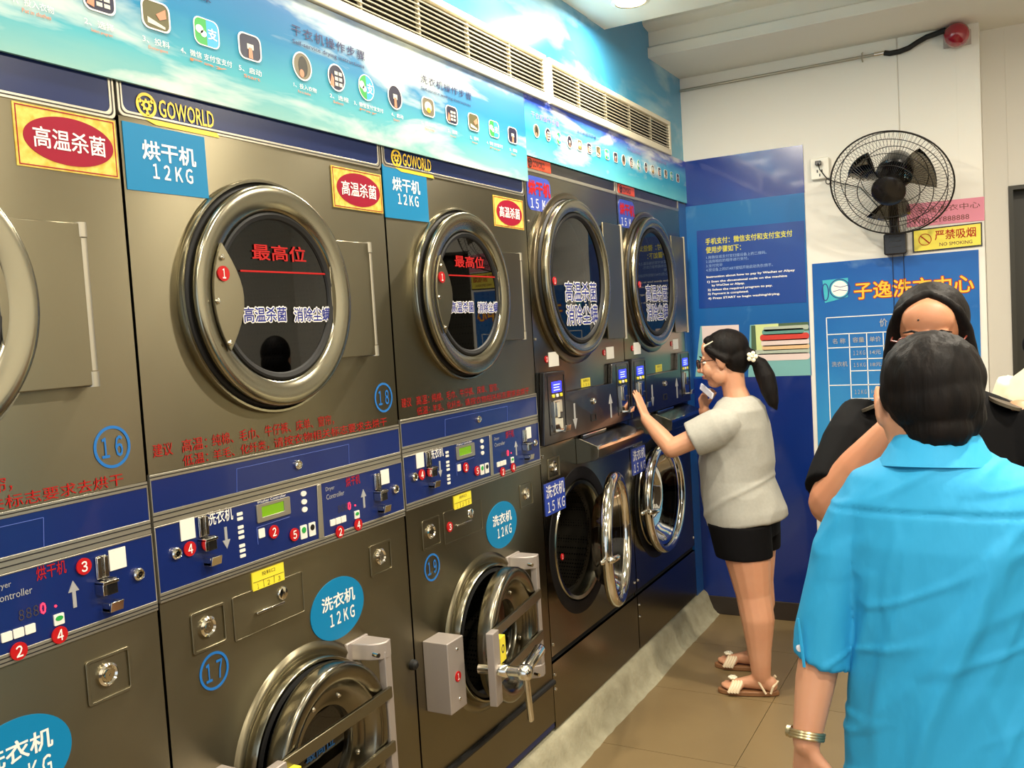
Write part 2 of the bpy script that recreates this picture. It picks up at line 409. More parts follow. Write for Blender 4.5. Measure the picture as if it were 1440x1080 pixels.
# rough concrete plinth under the machines
pv = []; pf = []
prof = [(-0.7, 0.13), (-0.05, 0.13), (0.0, 0.129), (0.018, 0.118), (0.028, 0.09), (0.04, 0.06), (0.052, 0.03), (0.072, 0.008), (0.086, 0.0)]
NY = 150
for j in range(NY+1):
    y = YF + 0.3 + (YB-0.002 - YF - 0.3)*j/NY
    for k, (x, z) in enumerate(prof):
        a = 0 if k in (0, 1) else 1
        pv.append((x + a*(random.uniform(-0.002, 0.003) + 0.0025*math.sin(y*7)), y, max(0, z - (0.0 if k < 3 or k == 8 else random.uniform(0, 0.003)))))
K = len(prof)
for j in range(NY):
    for k in range(K-1): pf.append((j*K+k, j*K+k+1, (j+1)*K+k+1, (j+1)*K+k))
pl = MB().add(pv, pf).build('trim_2', 'concrete', angle=60); struct(pl)
# ------------------------------------------------------------------ machines
def hole_panel(mb, x, y0, y1, z0, z1, c, r, n=64, depth=0.03):
    """front sheet with a round hole and a turned-in lip"""
    ang = sorted([2*PI*i/n for i in range(n)] + [math.atan2(zz-c[1], yy-c[0]) % (2*PI) for yy in (y0, y1) for zz in (z0, z1)])
    ins = []; out = []
    for a in ang:
        ca, sa = math.cos(a), math.sin(a)
        t = min([(b-c[0])/ca for b in (y0, y1) if abs(ca) > 1e-9 and (b-c[0])/ca > 0] + [(b-c[1])/sa for b in (z0, z1) if abs(sa) > 1e-9 and (b-c[1])/sa > 0])
        ins.append((c[0]+r*ca, c[1]+r*sa)); out.append((c[0]+t*ca, c[1]+t*sa))
    n = len(ang)
    vs = [(x, *p) for p in ins] + [(x, *p) for p in out] + [(x-depth, *p) for p in ins] + [(x-0.015, *p) for p in out]
    fs = []
    for i in range(n):
        j = (i+1) % n
        fs += [(i, j, n+j, n+i), (i, 2*n+i, 2*n+j, j), (n+i, n+j, 3*n+j, 3*n+i)]
    return mb.add(vs, fs)
def lettering(parent, name, items, m, depth, off, bold=0.0, plane='yz', label=None, xf=None):
    for (body, box) in items:
        mb = MB(off, xf); addtxt(mb, body, box, depth, plane, bold); o = flat(mb, name, m, parent, label)
    return o
def disc_number(parent, off, y, z, r, ch, x=0.004, ring=False):
    o = MB(off).prism(circ(y, z, r, 28), x-0.003, x).build('number_disc', 'red_disc', parent)
    w = r*0.42
    lettering(o, 'numeral', [(ch, (y-w*(0.62 if ch == '1' else 0.9), y+w*(0.62 if ch == '1' else 0.9), z-r*0.62, z+r*0.62))], 'white_print', x+0.0006, off, bold=0.02)
    return o
def ringed_number(parent, off, y, z, r, num):
    mb = MB(off).frame(circ(y, z, r, 48), circ(y, z, r*0.86, 48), 0.0004, 0.0012)
    addtxt(mb, num, (y-r*0.58, y+r*0.56, z-r*0.48, z+r*0.48), 0.0012, bold=0.02)
    return mb.build('machine_number', 'blue_print', parent, smooth=False)
def lock_boss(parent, off, y, z, r, x0, name='lock', m='chrome'):
    mb = MB(off).lathe([(r, x0), (r, x0+0.006), (r*0.8, x0+0.009), (r*0.62, x0+0.005), (r*0.5, x0+0.005), (r*0.45, x0+0.009), (r*0.12, x0+0.009), (r*0.1, x0+0.004), (0.0002, x0+0.004)], (0, y, z), (1, 0, 0), 28, True, False)
    return mb.build(name, m, parent)
def lock_plate(root, off, y0, y1, z0, z1):
    mb = MB(off).frame(rrect(y0, y1, z0, z1, 0.006), rrect(y0+0.006, y1-0.006, z0+0.006, z1-0.006, 0.004), -0.002, 0.0035)
    mb.prism(rrect(y0+0.004, y1-0.004, z0+0.004, z1-0.004, 0.004), -0.004, -0.0005)
    o = mb.build('lock_plate', 'steel', root, bevel=0.001)
    lock_boss(o, off, (y0+y1)/2 - 0.004, (z0+z1)/2 + 0.005, 0.022, -0.001)
    return o
def coin_slot(panel, off, y, z, x=0.006, sc=1.0):
    """chrome coin mechanism: slotted plate, body and return cup. y,z = slot centre top"""
    mb = MB(off)
    mb.prism(rrect(y-0.012*sc, y+0.012*sc, z-0.022*sc, z+0.022*sc, 0.003), x, x+0.004)
    mb.box(x+0.004, x+0.008, y-0.012*sc, y-0.003*sc, z-0.02*sc, z+0.02*sc); mb.box(x+0.004, x+0.008, y+0.003*sc, y+0.012*sc, z-0.02*sc, z+0.02*sc)
    o = mb.build('coin_slot', 'chrome', panel, bevel=0.0008)
    b = MB(off); b.box(x, x+0.022, y-0.006, y+0.018, z-0.052, z-0.022)
    b.build('coin_chute', 'black_plastic', o, bevel=0.002)
    c = MB(off); c.box(x, x+0.026, y-0.016, y+0.018, z-0.030, z-0.024); c.box(x, x+0.024, y-0.016, y-0.008, z-0.05, z-0.026)
    c.build('coin_guide', 'chrome', o, bevel=0.001)
    d = MB(off); d.prism([(x, z-0.085), (x+0.024, z-0.085), (x+0.028, z-0.066), (x+0.024, z-0.066), (x+0.018, z-0.078), (x, z-0.078)], y-0.004, y+0.024, 'xz')
    d.box(x, x+0.022, y-0.004, y-0.001, z-0.085, z-0.068); d.box(x, x+0.022, y+0.021, y+0.024, z-0.085, z-0.068)
    d.build('return_cup', 'chrome', o, bevel=0.001)
    return o
def white_tag(parent, off, y0, y1, z0, z1, x=0.0065, name='paper_tag'):
    return MB(off).prism([(y0, z0), (y1, z0), (y1, z1), (y0, z1)], x-0.002, x).build(name, 'cream_print', parent, smooth=False)
def arrow(parent, off, y, z0, z1, up=True, m='grey_print', x=0.0068, w=0.011, outline=False):
    a, b = (z0, z1) if up else (z1, z0); h = (b-a)
    poly = [(y-w*.32, a), (y+w*.32, a), (y+w*.32, a+h*.6), (y+w, a+h*.6), (y, b), (y-w, a+h*.6), (y-w*.32, a+h*.6)]
    return MB(off).prism(poly, x-0.002, x).build('arrow', m, parent, smooth=False)
def logo_plate(root, off, y0, z0, h, m, under=True, base=None, x=0.001):
    """gear-in-ring emblem with the maker's lettering"""
    mb = MB(off); r = h*0.5
    cy, cz = y0+r, z0+r
    mb.frame(circ(cy, cz, r, 40), circ(cy, cz, r*0.76, 40), x, x+0.0012)
    g = []
    for i in range(32):
        rr = r*0.52 if (i % 4) in (0, 1) else r*0.38
        g.append((cy + rr*math.cos(2*PI*i/32), cz + rr*math.sin(2*PI*i/32)))
    mb.frame(g, circ(cy, cz, r*0.2, 32), x, x+0.0012)
    for a in (0.6, 2.7, 4.8): mb.prism(circ(cy + r*.68*math.cos(a), cz + r*.68*math.sin(a), r*.17, 12), x, x+0.0012)
    addtxt(mb, 'GOWORLD', (y0+h*1.12, y0+h*1.12 + h*2.95, z0+h*0.16, z0+h*0.86), x+0.0012, bold=0.012)
    if under: mb.prism([(y0+h*.3, z0-h*.05), (y0+h*.9, z0-h*.02), (y0+h*4.2, z0-h*.02), (y0+h*4.35, z0-h*.22), (y0+h*.9, z0-h*.22)], x, x+0.0012)
    o = mb.build('maker_emblem', m, root, smooth=False)
    return o

def machine12(y0, dz, name_label, spec):
    """12 kg stack: dryer above washer, 0.864 wide; z given above floor for dz = 0"""
    off = (0, y0, dz)
    root = empty('stacked_washer_dryer', (0, y0, 0.135+dz), name_label, 'laundry machine')
    Wd = 0.864; g = 0.0035
    # cabinet shell
    mb = MB(off); a, b = g, Wd-g
    mb.box(-0.68, -0.012, a, a+0.004, 0.135, 2.30); mb.box(-0.68, -0.012, b-0.004, b, 0.135, 2.30); mb.box(-0.68, -0.012, a, b, 2.296, 2.30); mb.box(-0.68, -0.675, a, b, 0.135, 2.30); mb.box(-0.68, -0.012, a, b, 0.135, 0.14)
    mb.box(-0.03, -0.005, a, b, 1.10, 1.42)
    mb.build('cabinet', 'steel_dark', root)
    # dryer sheet with opening
    dc = (0.385, 1.750)
    hole_panel(MB(off), 0.0, a, b, 1.393, 2.106, dc, 0.232).build('dryer_front', 'steel', root, smooth=False)
    # top band
    mb = MB(off).frame(rrect(a, b, 2.106, 2.28, 0.012), rrect(a+0.012, b-0.012, 2.118, 2.268, 0.014), -0.012, 0.002)
    t = mb.build('top_fascia', 'silver_trim', root, bevel=0.001)
    MB(off).prism(rrect(a+0.010, b-0.010, 2.116, 2.27, 0.014), -0.010, 0.0).build('navy_inlay', 'navy_band', t, smooth=False)
    MB(off).frame(rrect(a+0.005, b-0.005, 2.111, 2.275, 0.012), rrect(a+0.0075, b-0.0075, 2.1135, 2.2725, 0.012), 0.0, 0.0026).build('pinstripe', 'dark_line', t, smooth=False)
    if spec.get('logo'): logo_plate(root, off, 0.047, 2.112, 0.050, 'gold')
    # blue bands and control panel
    mb = MB(off).frame([(a,1.287),(b,1.287),(b,1.392),(a,1.392)], [(a+.002,1.3145),(b-.002,1.3145),(b-.002,1.380),(a+.002,1.380)], -0.01, 0.003)
    band = mb.build('service_band', 'silver_trim', root, bevel=0.0008)
    MB(off).box(-0.008, 0.0015, a+.002, b-.002, 1.3145, 1.380).build('blue_inlay', 'blue_film', band, smooth=False)
    ml = MB(off)
    for z in (1.3075, 1.297, 1.3865): ml.box(0.0025, 0.0036, a, b, z-0.0011, z+0.0011)
    ml.build('pinstripe', 'dark_line', band, smooth=False)
    ol = MB(off)
    for (p, q) in (((0.233, 1.315), (0.238, 1.367)), ((0.238, 1.367), (0.634, 1.367)), ((0.634, 1.367), (0.630, 1.315))):
        ol.tube([(0.0022, *p), (0.0022, *q)], 0.0007, 4)
    ol.build('flap_outline', 'blue_line', band)
    lock_boss(band, off, 0.435, 1.345, 0.0115, 0.001)
    mb = MB(off).frame([(a,1.130),(b,1.130),(b,1.2865),(a,1.2865)], [(a+.002,1.150),(b-.002,1.150),(b-.002,1.2835),(a+.002,1.2835)], -0.01, 0.0045)
    mb.prism([(0.490,1.149),(0.509,1.149),(0.511,1.284),(0.496,1.284)], 0.003, 0.0062)
    cp = mb.build('control_panel', 'silver_trim', root, bevel=0.0008)
    MB(off).box(-0.008, 0.003, a+.002, b-.002, 1.150, 1.2835).build('blue_inlay', 'blue_film', cp, smooth=False)
    ml = MB(off)
    for z in (1.1435, 1.136): ml.box(0.004, 0.0052, a, b, z-0.001, z+0.001)
    ml.build('pinstripe', 'dark_line', cp, smooth=False)
    X = 0.0035
    # washer side controls
    lock_boss(cp, off, 0.050, 1.222, 0.0125, X)
    white_tag(cp, off, 0.066, 0.104, 1.243, 1.287, X+.003)
    coin_slot(cp, off, 0.126, 1.262, X)
    lettering(cp, 'lettering', [('洗衣机', (0.142, 0.214, 1.258, 1.288))], 'white_print', X+0.0006, off, bold=0.012)
    arrow(cp, off, 0.190, 1.198, 1.246, up=False, x=X+.001)
    ml = MB(off)
    for z in (1.266, 1.255, 1.236, 1.225, 1.213, 1.194, 1.183, 1.171):
        ml.prism(rrect(0.226, 0.243, z-0.0036, z+0.0036, 0.002), X, X+0.0012)
    so = ml.build('programme_labels', 'cream_print', cp, smooth=False); so['kind'] = 'stuff'
    d = MB(off).frame(rrect(0.285, 0.395, 1.2335, 1.2755, 0.003), rrect(0.300, 0.374, 1.244, 1.2685, 0.002), X, X+0.004).build('display', 'silver_trim', cp, bevel=0.0006)
    MB(off).prism(rrect(0.300, 0.374, 1.244, 1.2685, 0.002), X, X+0.0015).build('screen', 'lcd_green', d, smooth=False)
    lettering(cp, 'lettering', [('Washer Controller', (0.290, 0.385, 1.2775, 1.2835))], 'white_print', X+0.0006, off)
    for z, ch in ((1.272, 'M'), (1.252, 'S'), (1.233, 'T')):
        k = MB(off).prism(circ(0.446, z, 0.0095, 20, 0.0065), X, X+0.0025).build('round_key', 'cream_print', cp)
    MB(off).prism(rrect(0.287, 0.306, 1.198, 1.219, 0.002), X, X+0.0025).build('key', 'cream_print', cp, smooth=False)
    ml = MB(off); ml.tube([(X+.0008, 0.283, 1.185), (X+.0008, 0.283, 1.224), (X+.0008, 0.392, 1.226)], 0.0007, 4); ml.build('outline', 'blue_line', cp)
    for (yy, mm) in ((0.437, 'green_key'), (0.468, 'black_plastic')):
        k = MB(off).prism(rrect(yy-0.0115, yy+0.0115, 1.163, 1.196, 0.002), X, X+0.002).build('key', 'cream_print', cp, smooth=False)
        MB(off).prism(circ(yy, 1.184, 0.0075, 20), X+0.002, X+0.003).build('key_symbol', mm, k, smooth=False)
    # dryer side controls
    lettering(cp, 'lettering', [('Dryer', (0.529, 0.563, 1.259, 1.272)), ('Controller', (0.529, 0.6, 1.240, 1.253))], 'grey_print', X+0.0006, off)
    lettering(cp, 'lettering', [('烘干机', (0.610, 0.668, 1.258, 1.283))], 'red_print', X+0.0006, off, bold=0.008, label='red dryer lettering')
    ml = MB(off)
    for k2 in range(3): addtxt(ml, '8', (0.571+k2*0.0135, 0.581+k2*0.0135, 1.198, 1.217), X+0.0006)
    flat(ml, 'dark_digits', 'led_off', cp); lettering(cp, 'lit_digit', [('0', (0.6115, 0.6215, 1.198, 1.217))], 'led_red', X+0.001, off, bold=0.03, label='lit red zero')
    for yy in (0.546, 0.5675, 0.589): MB(off).prism(rrect(yy-0.0095, yy+0.0095, 1.171, 1.187, 0.0015), X, X+0.0025).build('key', 'cream_print', cp, smooth=False)
    k = MB(off).prism(rrect(0.6345, 0.6545, 1.169, 1.189, 0.0015), X, X+0.0025).build('key', 'cream_print', cp, smooth=False)
    MB(off).prism(circ(0.6445, 1.181, 0.0075, 20, 0.0045), X+0.0025, X+0.0032).build('key_symbol', 'green_key', k, smooth=False)
    MB(off).prism(circ(0.641, 1.204, 0.0022, 10), X, X+0.001).build('indicator_light', 'led_red', cp, smooth=False)
    arrow(cp, off, 0.679, 1.190, 1.240, up=True, x=X+.001)
    coin_slot(cp, off, 0.739, 1.250, X)
    white_tag(cp, off, 0.757, 0.794, 1.237, 1.277, X+.003)
    lock_boss(cp, off, 0.819, 1.215, 0.0125, X)
    for (yy, zz, ch) in spec.get('discs', []): disc_number(cp if zz > 1.13 else root, off, yy, zz, 0.0155, ch, X+0.0045 if zz > 1.13 else 0.0035)
    # ---- dryer door
    R = 0.267; cy, cz = dc
    xs = 0.0
    mb = MB(off)
    mb.lathe([(0.235, 0.0), (0.272, 0.0), (0.273, 0.008), (0.270, 0.014), (0.265, 0.014), (0.262, 0.006), (0.262, 0.003), (0.235, 0.003)], (0, cy, cz), n=72)
    dd0 = mb.build('door_collar', 'satin_ring', root)
    MB(off).lathe([(0.262, 0.004), (0.258, 0.010), (0.250, 0.014), (0.240, 0.014), (0.236, 0.0)], (0, cy, cz), n=72).build('door_seal', 'black_rubber', dd0)
    mb = MB(off)
    mb.lathe([(0.240, 0.014), (0.250, 0.016), (0.2555, 0.020), (0.2555, 0.036), (0.2535, 0.0395), (0.248, 0.0415), (0.236, 0.0420), (0.220, 0.0400), (0.205, 0.0360), (0.196, 0.031), (0.193, 0.022), (0.193, 0.014), (0.240, 0.014)], (0, cy, cz), n=80)
    door = mb.build('dryer_door', 'satin_ring', root, angle=60, label='polished round dryer door ring')
    MB(off).lathe([(0.195, 0.026), (0.194, 0.032), (0.189, 0.034), (0.180, 0.031), (0.176, 0.024), (0.194, 0.022)], (0, cy, cz), n=72).build('glass_gasket', 'black_rubber', door)
    MB(off).lathe([(0.186, 0.026), (0.12, 0.0265), (0.06, 0.027), (0.001, 0.027)], (0, cy, cz), n=64).build('door_glass', 'dark_glass', door, label='dark round door glass')
    # drum behind
    mb = MB(off).lathe([(0.232, -0.03), (0.215, -0.05), (0.27, -0.07), (0.27, -0.45), (0.001, -0.45)], (0, cy, cz), n=48)
    mb.build('dryer_drum', 'perforated_drum', root)
    # handle segment on the left of the glass with three screws
    seg = []
    a0 = math.radians(148); a1 = math.radians(214)
    for i in range(15): aa = a0 + (a1-a0)*i/14; seg.append((cy+0.215*math.cos(aa), cz+0.215*math.sin(aa)))
    p0, p1 = seg[-1], seg[0]
    for i in range(1, 12):
        t = i/12; seg.append((p0[0]+(p1[0]-p0[0])*t + 0.052*math.sin(PI*t), p0[1]+(p1[1]-p0[1])*t))
    hs = MB(off).prism(seg, 0.040, 0.047).build('handle_plate', 'steel', door, smooth=False, bevel=0.0015)
    ms = MB(off)
    for (yy, zz) in ((0.199, 1.832), (0.177, 1.738), (0.201, 1.648)): ms.lathe([(0.0065, 0.047), (0.0062, 0.0505), (0.003, 0.053), (0.0005, 0.053)], (0, yy, zz), n=14, cap0=True)
    ms.build('screw', 'chrome', door)['kind'] = 'stuff'
    disc_number(door, off, 0.199, 1.797, 0.0165, '1', 0.0500)
    # hinge plate and rod
    h = MB(off); h.box(0.028, 0.034, 0.570, 0.738, 1.594, 1.893)
    h.build('hinge_plate', 'steel', door, bevel=0.002)
    MB(off).cyl((0.026, 0.741, 1.622), (0.026, 0.741, 1.866), 0.010).build('hinge_rod', 'silver_trim', door)
    hk = MB(off); hk.cyl((0.026, 0.741, 1.592), (0.026, 0.741, 1.620), 0.0115); hk.cyl((0.026, 0.741, 1.868), (0.026, 0.741, 1.895), 0.0115); hk.box(0, 0.022, 0.733, 0.749, 1.592, 1.620); hk.box(0, 0.022, 0.733, 0.749, 1.868, 1.895)
    hk.build('hinge_knuckles', 'silver_trim', door)
    # print on the glass
    xg = 0.0295
    gl = MB(off); addtxt(gl, '最高位', (0.309, 0.488, 1.833, 1.869), xg, bold=0.018); gl.box(xg, xg+0.0004, 0.268, 0.575, 1.8045, 1.8085)
    flat(gl, 'lettering', 'red_print', door, 'red maximum-fill lettering and line')
    for (bd, mm, xx, wide) in ((0.09, 'white_print', xg, 1), (0.02, 'ink_blue', xg+0.0008, 0)):
        for tb_, bx_ in (('高温杀菌', (0.268, 0.405, 1.692, 1.725)), ('消除尘螨', (0.432, 0.563, 1.690, 1.723))):
            t1 = MB(off); addtxt(t1, tb_, bx_, xx, bold=bd); flat(t1, 'lettering' if not wide else 'lettering_outline', mm, door)
    # stickers on the dryer
    if spec.get('cap'):
        y1, y2, z1, z2 = spec['cap']
        st = MB(off).prism([(y1, z1), (y2, z1+.002), (y2, z2), (y1, z2)], -0.001, 0.0016).build('capacity_sticker', 'sticker_blue', root, smooth=False)
        lettering(st, 'lettering', [('烘干机', (y1+.043, y1+.180, z2-.068, z2-.030)), ('12KG', (y1+.065, y1+.168, z2-.105, z2-.075))], 'white_print', 0.0022, off, bold=0.024)
    y1, y2, z1, z2 = spec.get('hot', (0.643, 0.857, 1.984, 2.091))
    st = MB(off).prism([(y1, z1), (y2, z1), (y2, z2), (y1, z2)], -0.001, 0.0016).build('hygiene_sticker', 'pale_gold', root, smooth=False)
    mb = MB(off).frame([(y1+.004, z1+.003), (y2-.004, z1+.003), (y2-.004, z2-.003), (y1+.004, z2-.003)], [(y1+.006, z1+.005), (y2-.006, z1+.005), (y2-.006, z2-.005), (y1+.006, z2-.005)], 0.0015, 0.0022)
    mb.prism(circ((y1+y2)/2+.003, (z1+z2)/2, 0.093, 48, 0.044), 0.0015, 0.0024).build('red_oval', 'crimson', st, smooth=False)
    lettering(st, 'lettering', [('高温杀菌', ((y1+y2)/2-.071, (y1+y2)/2+.078, (z1+z2)/2-.018, (z1+z2)/2+.019))], 'white_print', 0.003, off, bold=0.015)
    it = [('建议', (0.018, 0.068, 1.425, 1.452)), ('高温：', (0.092, 0.160, 1.425, 1.452)), ('纯棉、毛巾、牛仔裤、床单、窗帘，', (0.175, 0.583, 1.425, 1.452)), ('低温：', (0.092, 0.160, 1.3955, 1.419)), ('羊毛、化纤类，', (0.175, 0.345, 1.3955, 1.419)), ('请按衣物相关标志要求去烘干', (0.362, 0.807, 1.3955, 1.419))]
    lettering(root, 'advice_lettering', it, 'red_print', 0.0012, off)
    if spec.get('dnum'): ringed_number(root, off, spec['dnum'][0], spec['dnum'][1], 0.041, spec['dnum'][2])
    # ---- washer front
    wc = (0.410, 0.650); top = 1.1295
    hole_panel(MB(off), 0.0, a, b, 0.318, top, wc, 0.205).build('washer_front', 'steel', root, smooth=False)
    MB(off).box(-0.015, 0.001, a, b, 0.158, 0.302).build('kick_panel', 'steel', root, smooth=False)
    MB(off).box(-0.012, -0.002, a, b, 0.135, 0.158).build('base_strip', 'navy_band', root, smooth=False)
    MB(off).tube([(0.004, a, 0.310), (0.004, b, 0.310)], 0.011, 10).build('ledge_strip', 'black_rubber', root)
    lock_plate(root, off, 0.077, 0.173, 0.996, 1.085)
    lock_plate(root, off, 0.690, 0.788, 0.996, 1.082)
    bx = MB(off).frame(rrect(0.195, 0.425, 0.985, 1.086, 0.004), rrect(0.1985, 0.4215, 0.9885, 1.0825, 0.003), -0.001, 0.0025)
    bx.prism(rrect(0.197, 0.423, 0.987, 1.084, 0.003), -0.003, 0.0008)
    bo = bx.build('soap_drawer', 'steel', root, bevel=0.0008)
    hm = MB(off); hm.lathe([(0.017, 0.001), (0.015, 0.006), (0.004, 0.008), (0.0005, 0.008)], (0, 0.352, 1.052), n=20, cap0=True); hm.box(0.001, 0.008, 0.262, 0.352, 1.028, 1.034)
    hm.build('drawer_handle', 'chrome', bo, bevel=0.0015)
    y1, y2, z1, z2 = 0.258, 0.361, 1.082, 1.124
    ys = MB(off).prism([(y1, z1), (y2, z1), (y2, z2), (y1, z2)], -0.001, 0.0032).build('yellow_label', 'sticker_yellow', root, smooth=False)
    it = [('投料口', (y1+.03, y2-.03, z2-.013, z2-.004)), ('1', (y1+.014, y1+.018, z1+.003, z1+.014)), ('2', (y1+.046, y1+.054, z1+.003, z1+.014)), ('3', (y2-.022, y2-.014, z1+.003, z1+.014))]
    lettering(ys, 'lettering', it, 'dark_line', 0.0038, off)
    ml = MB(off); ml.box(0.003, 0.0037, y1+.002, y2-.002, z1+.0185, z1+.0195); ml.box(0.003, 0.0037, y1+.034, y1+.035, z1+.002, z1+.019); ml.box(0.003, 0.0037, y2-.035, y2-.034, z1+.002, z1+.019)
    ml.build('rule_lines', 'dark_line', ys, smooth=False)
    if spec.get('wcap'):
        sy, sz = spec['wcap']
        st = MB(off).prism(circ(sy, sz, 0.105, 56, 0.078), -0.001, 0.0018).build('capacity_sticker', 'sticker_blue', root, smooth=False)
        lettering(st, 'lettering', [('洗衣机', (sy-.062, sy+.068, sz+.004, sz+.040)), ('12KG', (sy-.035, sy+.062, sz-.040, sz-.008))], 'white_print', 0.0024, off, bold=0.024)
    if spec.get('wnum'): ringed_number(root, off, spec['wnum'][0], spec['wnum'][1], 0.041, spec['wnum'][2])
    if spec.get('stop'): MB((0, y0, dz)).lathe([(0.016, 0), (0.014, 0.012), (0.007, 0.018), (0.0005, 0.018)], (0, 0.851, 0.700), n=16).build('rubber_stop', 'black_rubber', root)
    cy, cz = wc
    MB(off).lathe([(0.256, 0.0), (0.252, 0.003), (0.247, 0.008), (0.241, 0.010), (0.235, 0.008), (0.230, 0.004), (0.222, 0.002), (0.205, 0.002)], (0, cy, cz), n=80).build('embossed_collar', 'steel', root, angle=80)
    MB(off).lathe([(0.222, 0.0), (0.222, 0.026), (0.219, 0.031), (0.213, 0.031), (0.210, 0.024), (0.208, -0.02)], (0, cy, cz), n=72).build('tub_rim', 'satin_ring', root)
    MB(off).lathe([(0.210, 0.010), (0.206, 0.026), (0.196, 0.030), (0.190, 0.0), (0.190, -0.06)], (0, cy, cz), n=72).build('tub_seal', 'black_rubber', root)
    MB(off).lathe([(0.190, -0.05), (0.22, -0.06), (0.22, -0.42), (0.001, -0.42)], (0, cy, cz), n=48).build('washer_drum', 'perforated_drum', root)
    # door swings on the hinge at y = 0.622
    ang = spec.get('ajar', 0.0)
    hx, hy = 0.045, 0.615
    xf = Matrix.Translation((hx, hy, 0)) @ Matrix.Rotation(ang, 4, 'Z') @ Matrix.Translation((-hx, -hy, 0))
    D = lambda: MB(off, xf)
    door = D().lathe([(0.190, 0.028), (0.208, 0.030), (0.212, 0.036), (0.213, 0.050), (0.213, 0.074), (0.210, 0.081), (0.203, 0.084), (0.186, 0.084), (0.172, 0.080), (0.166, 0.070), (0.158, 0.056), (0.142, 0.046), (0.118, 0.042), (0.108, 0.040), (0.104, 0.030), (0.104, 0.020)], (0, cy, cz), n=80).build('washer_door', 'steel_mirror', root, angle=50, label='polished dished washer door')
    D().lathe([(0.110, 0.026), (0.06, 0.027), (0.001, 0.028)], (0, cy, cz), n=48).build('door_glass', 'dark_glass', door)
    lettering(door, 'lettering', [('最高位', (0.345, 0.455, 0.645, 0.683))], 'blue_print', 0.030, off, bold=0.02, xf=xf, label='blue maximum-fill lettering')
    bm_ = D()
    for k in range(8): aa = 0.35 + k*PI/4; bm_.lathe([(0.007, 0.041), (0.0065, 0.047), (0.003, 0.05), (0.0005, 0.05)], (0, cy+0.130*math.cos(aa), cz+0.130*math.sin(aa)), n=12)
    bm_.build('door_bolts', 'chrome', door)['kind'] = 'stuff'
    # straps
    for zz in (0.722, 0.578):
        D().prism(rrect(0.168, 0.620, zz-0.015, zz+0.015, 0.003), 0.088, 0.098).build('door_strap', 'steel', door, bevel=0.0015)
    D().prism(rrect(0.612, 0.640, 0.470, 0.830, 0.004), 0.066, 0.088).build('hinge_bar', 'grey_bracket', door, bevel=0.002)
    D().prism(rrect(0.132, 0.178, 0.525, 0.745, 0.004), 0.094, 0.118).build('latch_plate', 'grey_bracket', door, bevel=0.002)
    yl = D().prism([(0.180, 0.640), (0.222, 0.640), (0.222, 0.714), (0.180, 0.714)], 0.098, 0.1185).build('yellow_label', 'sticker_yellow', door, smooth=False)
    yl2 = D().frame(circ(0.200, 0.678, 0.011, 20, 0.013), circ(0.200, 0.678, 0.007, 20, 0.009), 0.1185, 0.119); yl2.build('warning_symbol', 'dark_line', yl, smooth=False)
    hd = D(); hd.cyl((0.055, 0.158, 0.628), (0.200, 0.158, 0.628), 0.015, n=20); hd.lathe([(0.0195, 0), (0.0195, 0.028), (0.016, 0.032)], (0.118, 0.158, 0.628), n=20, cap0=True)
    hd.lathe([(0.023, 0), (0.024, 0.02), (0.018, 0.032), (0.001, 0.034)], (0.188, 0.158, 0.628), n=20, cap0=True)
    hd.cap((0.203, 0.158, 0.626), (0.203, 0.178, 0.480), 0.0105, 0.0095); hd.cap((0.203, 0.160, 0.632), (0.203, 0.285, 0.650), 0.014, 0.019)
    hd.build('door_handle', 'chrome', door, angle=60)
    # hinge brackets stay on the cabinet
    for zz in (0.832, 0.452):
        hb = MB(off); hb.box(0.0, 0.010, 0.560, 0.650, zz-0.026, zz+0.026); hb.prism([(0.0, 0.575), (0.062, 0.590), (0.082, 0.606), (0.090, 0.622), (0.084, 0.648), (0.0, 0.648)], zz-0.022, zz+0.022, 'xy')
        ho = hb.build('hinge_bracket', 'grey_bracket', root, bevel=0.003)
        MB(off).cyl((0.075, 0.585, zz), (0.094, 0.580, zz), 0.006, n=10).build('set_screw', 'chrome', ho)
    lb = MB(off); lb.prism(rrect(0.043, 0.130, 0.528, 0.738, 0.003), 0.0, 0.086)
    lo = lb.build('lock_box', 'grey_bracket', root, bevel=0.0025)
    sm = MB(off)
    for zz in (0.708, 0.560): sm.lathe([(0.005, 0.086), (0.004, 0.089), (0.0005, 0.0895)], (0, 0.092, zz), n=10)
    sm.build('screw', 'chrome', lo)['kind'] = 'stuff'
    disc_number(lo, off, 0.088, 0.628, 0.015, '1', 0.0885)
    return root

M16 = machine12(0.376, -0.011, 'steel stacked dryer and washer nearest the camera, dryer marked 16 in blue', dict(logo=False, cap=None, hot=(0.646, 0.857, 1.991, 2.103), dnum=(0.789, 1.472, '16'), wcap=(0.545, 0.955), discs=[(0.702, 1.261, '3'), (0.564, 1.148, '2'), (0.642, 1.151, '4')]))
M18 = machine12(1.240, 0.0, 'steel stacked dryer marked 18 over washer marked 17, second from the left', dict(logo=True, cap=(0.010, 0.220, 1.962, 2.096), dnum=(0.801, 1.474, '18'), wnum=(0.130, 0.945, '17'), wcap=(0.547, 0.957), ajar=0.05, stop=True,
    discs=[(0.086, 1.223, '4'), (0.334, 1.203, '2'), (0.402, 1.181, '5'), (0.569, 1.150, '2'), (0.645, 1.152, '4')]))
M19 = machine12(2.105, 0.011, 'steel stacked machine marked 19 with its round washer door ajar', dict(logo=True, cap=(0.002, 0.222, 1.964, 2.112), hot=(0.626, 0.842, 1.984, 2.089), wnum=(0.118, 0.938, '19'), wcap=(0.551, 0.972), ajar=0.13,
    discs=[(0.088, 1.222, '4'), (0.334, 1.203, '2'), (0.402, 1.181, '5'), (0.226, 1.036, '3'), (0.569, 1.150, '2'), (0.645, 1.152, '4')]))
for mm in (M16, M18, M19): mm['group'] = 'twelve kilogram stacked machines'

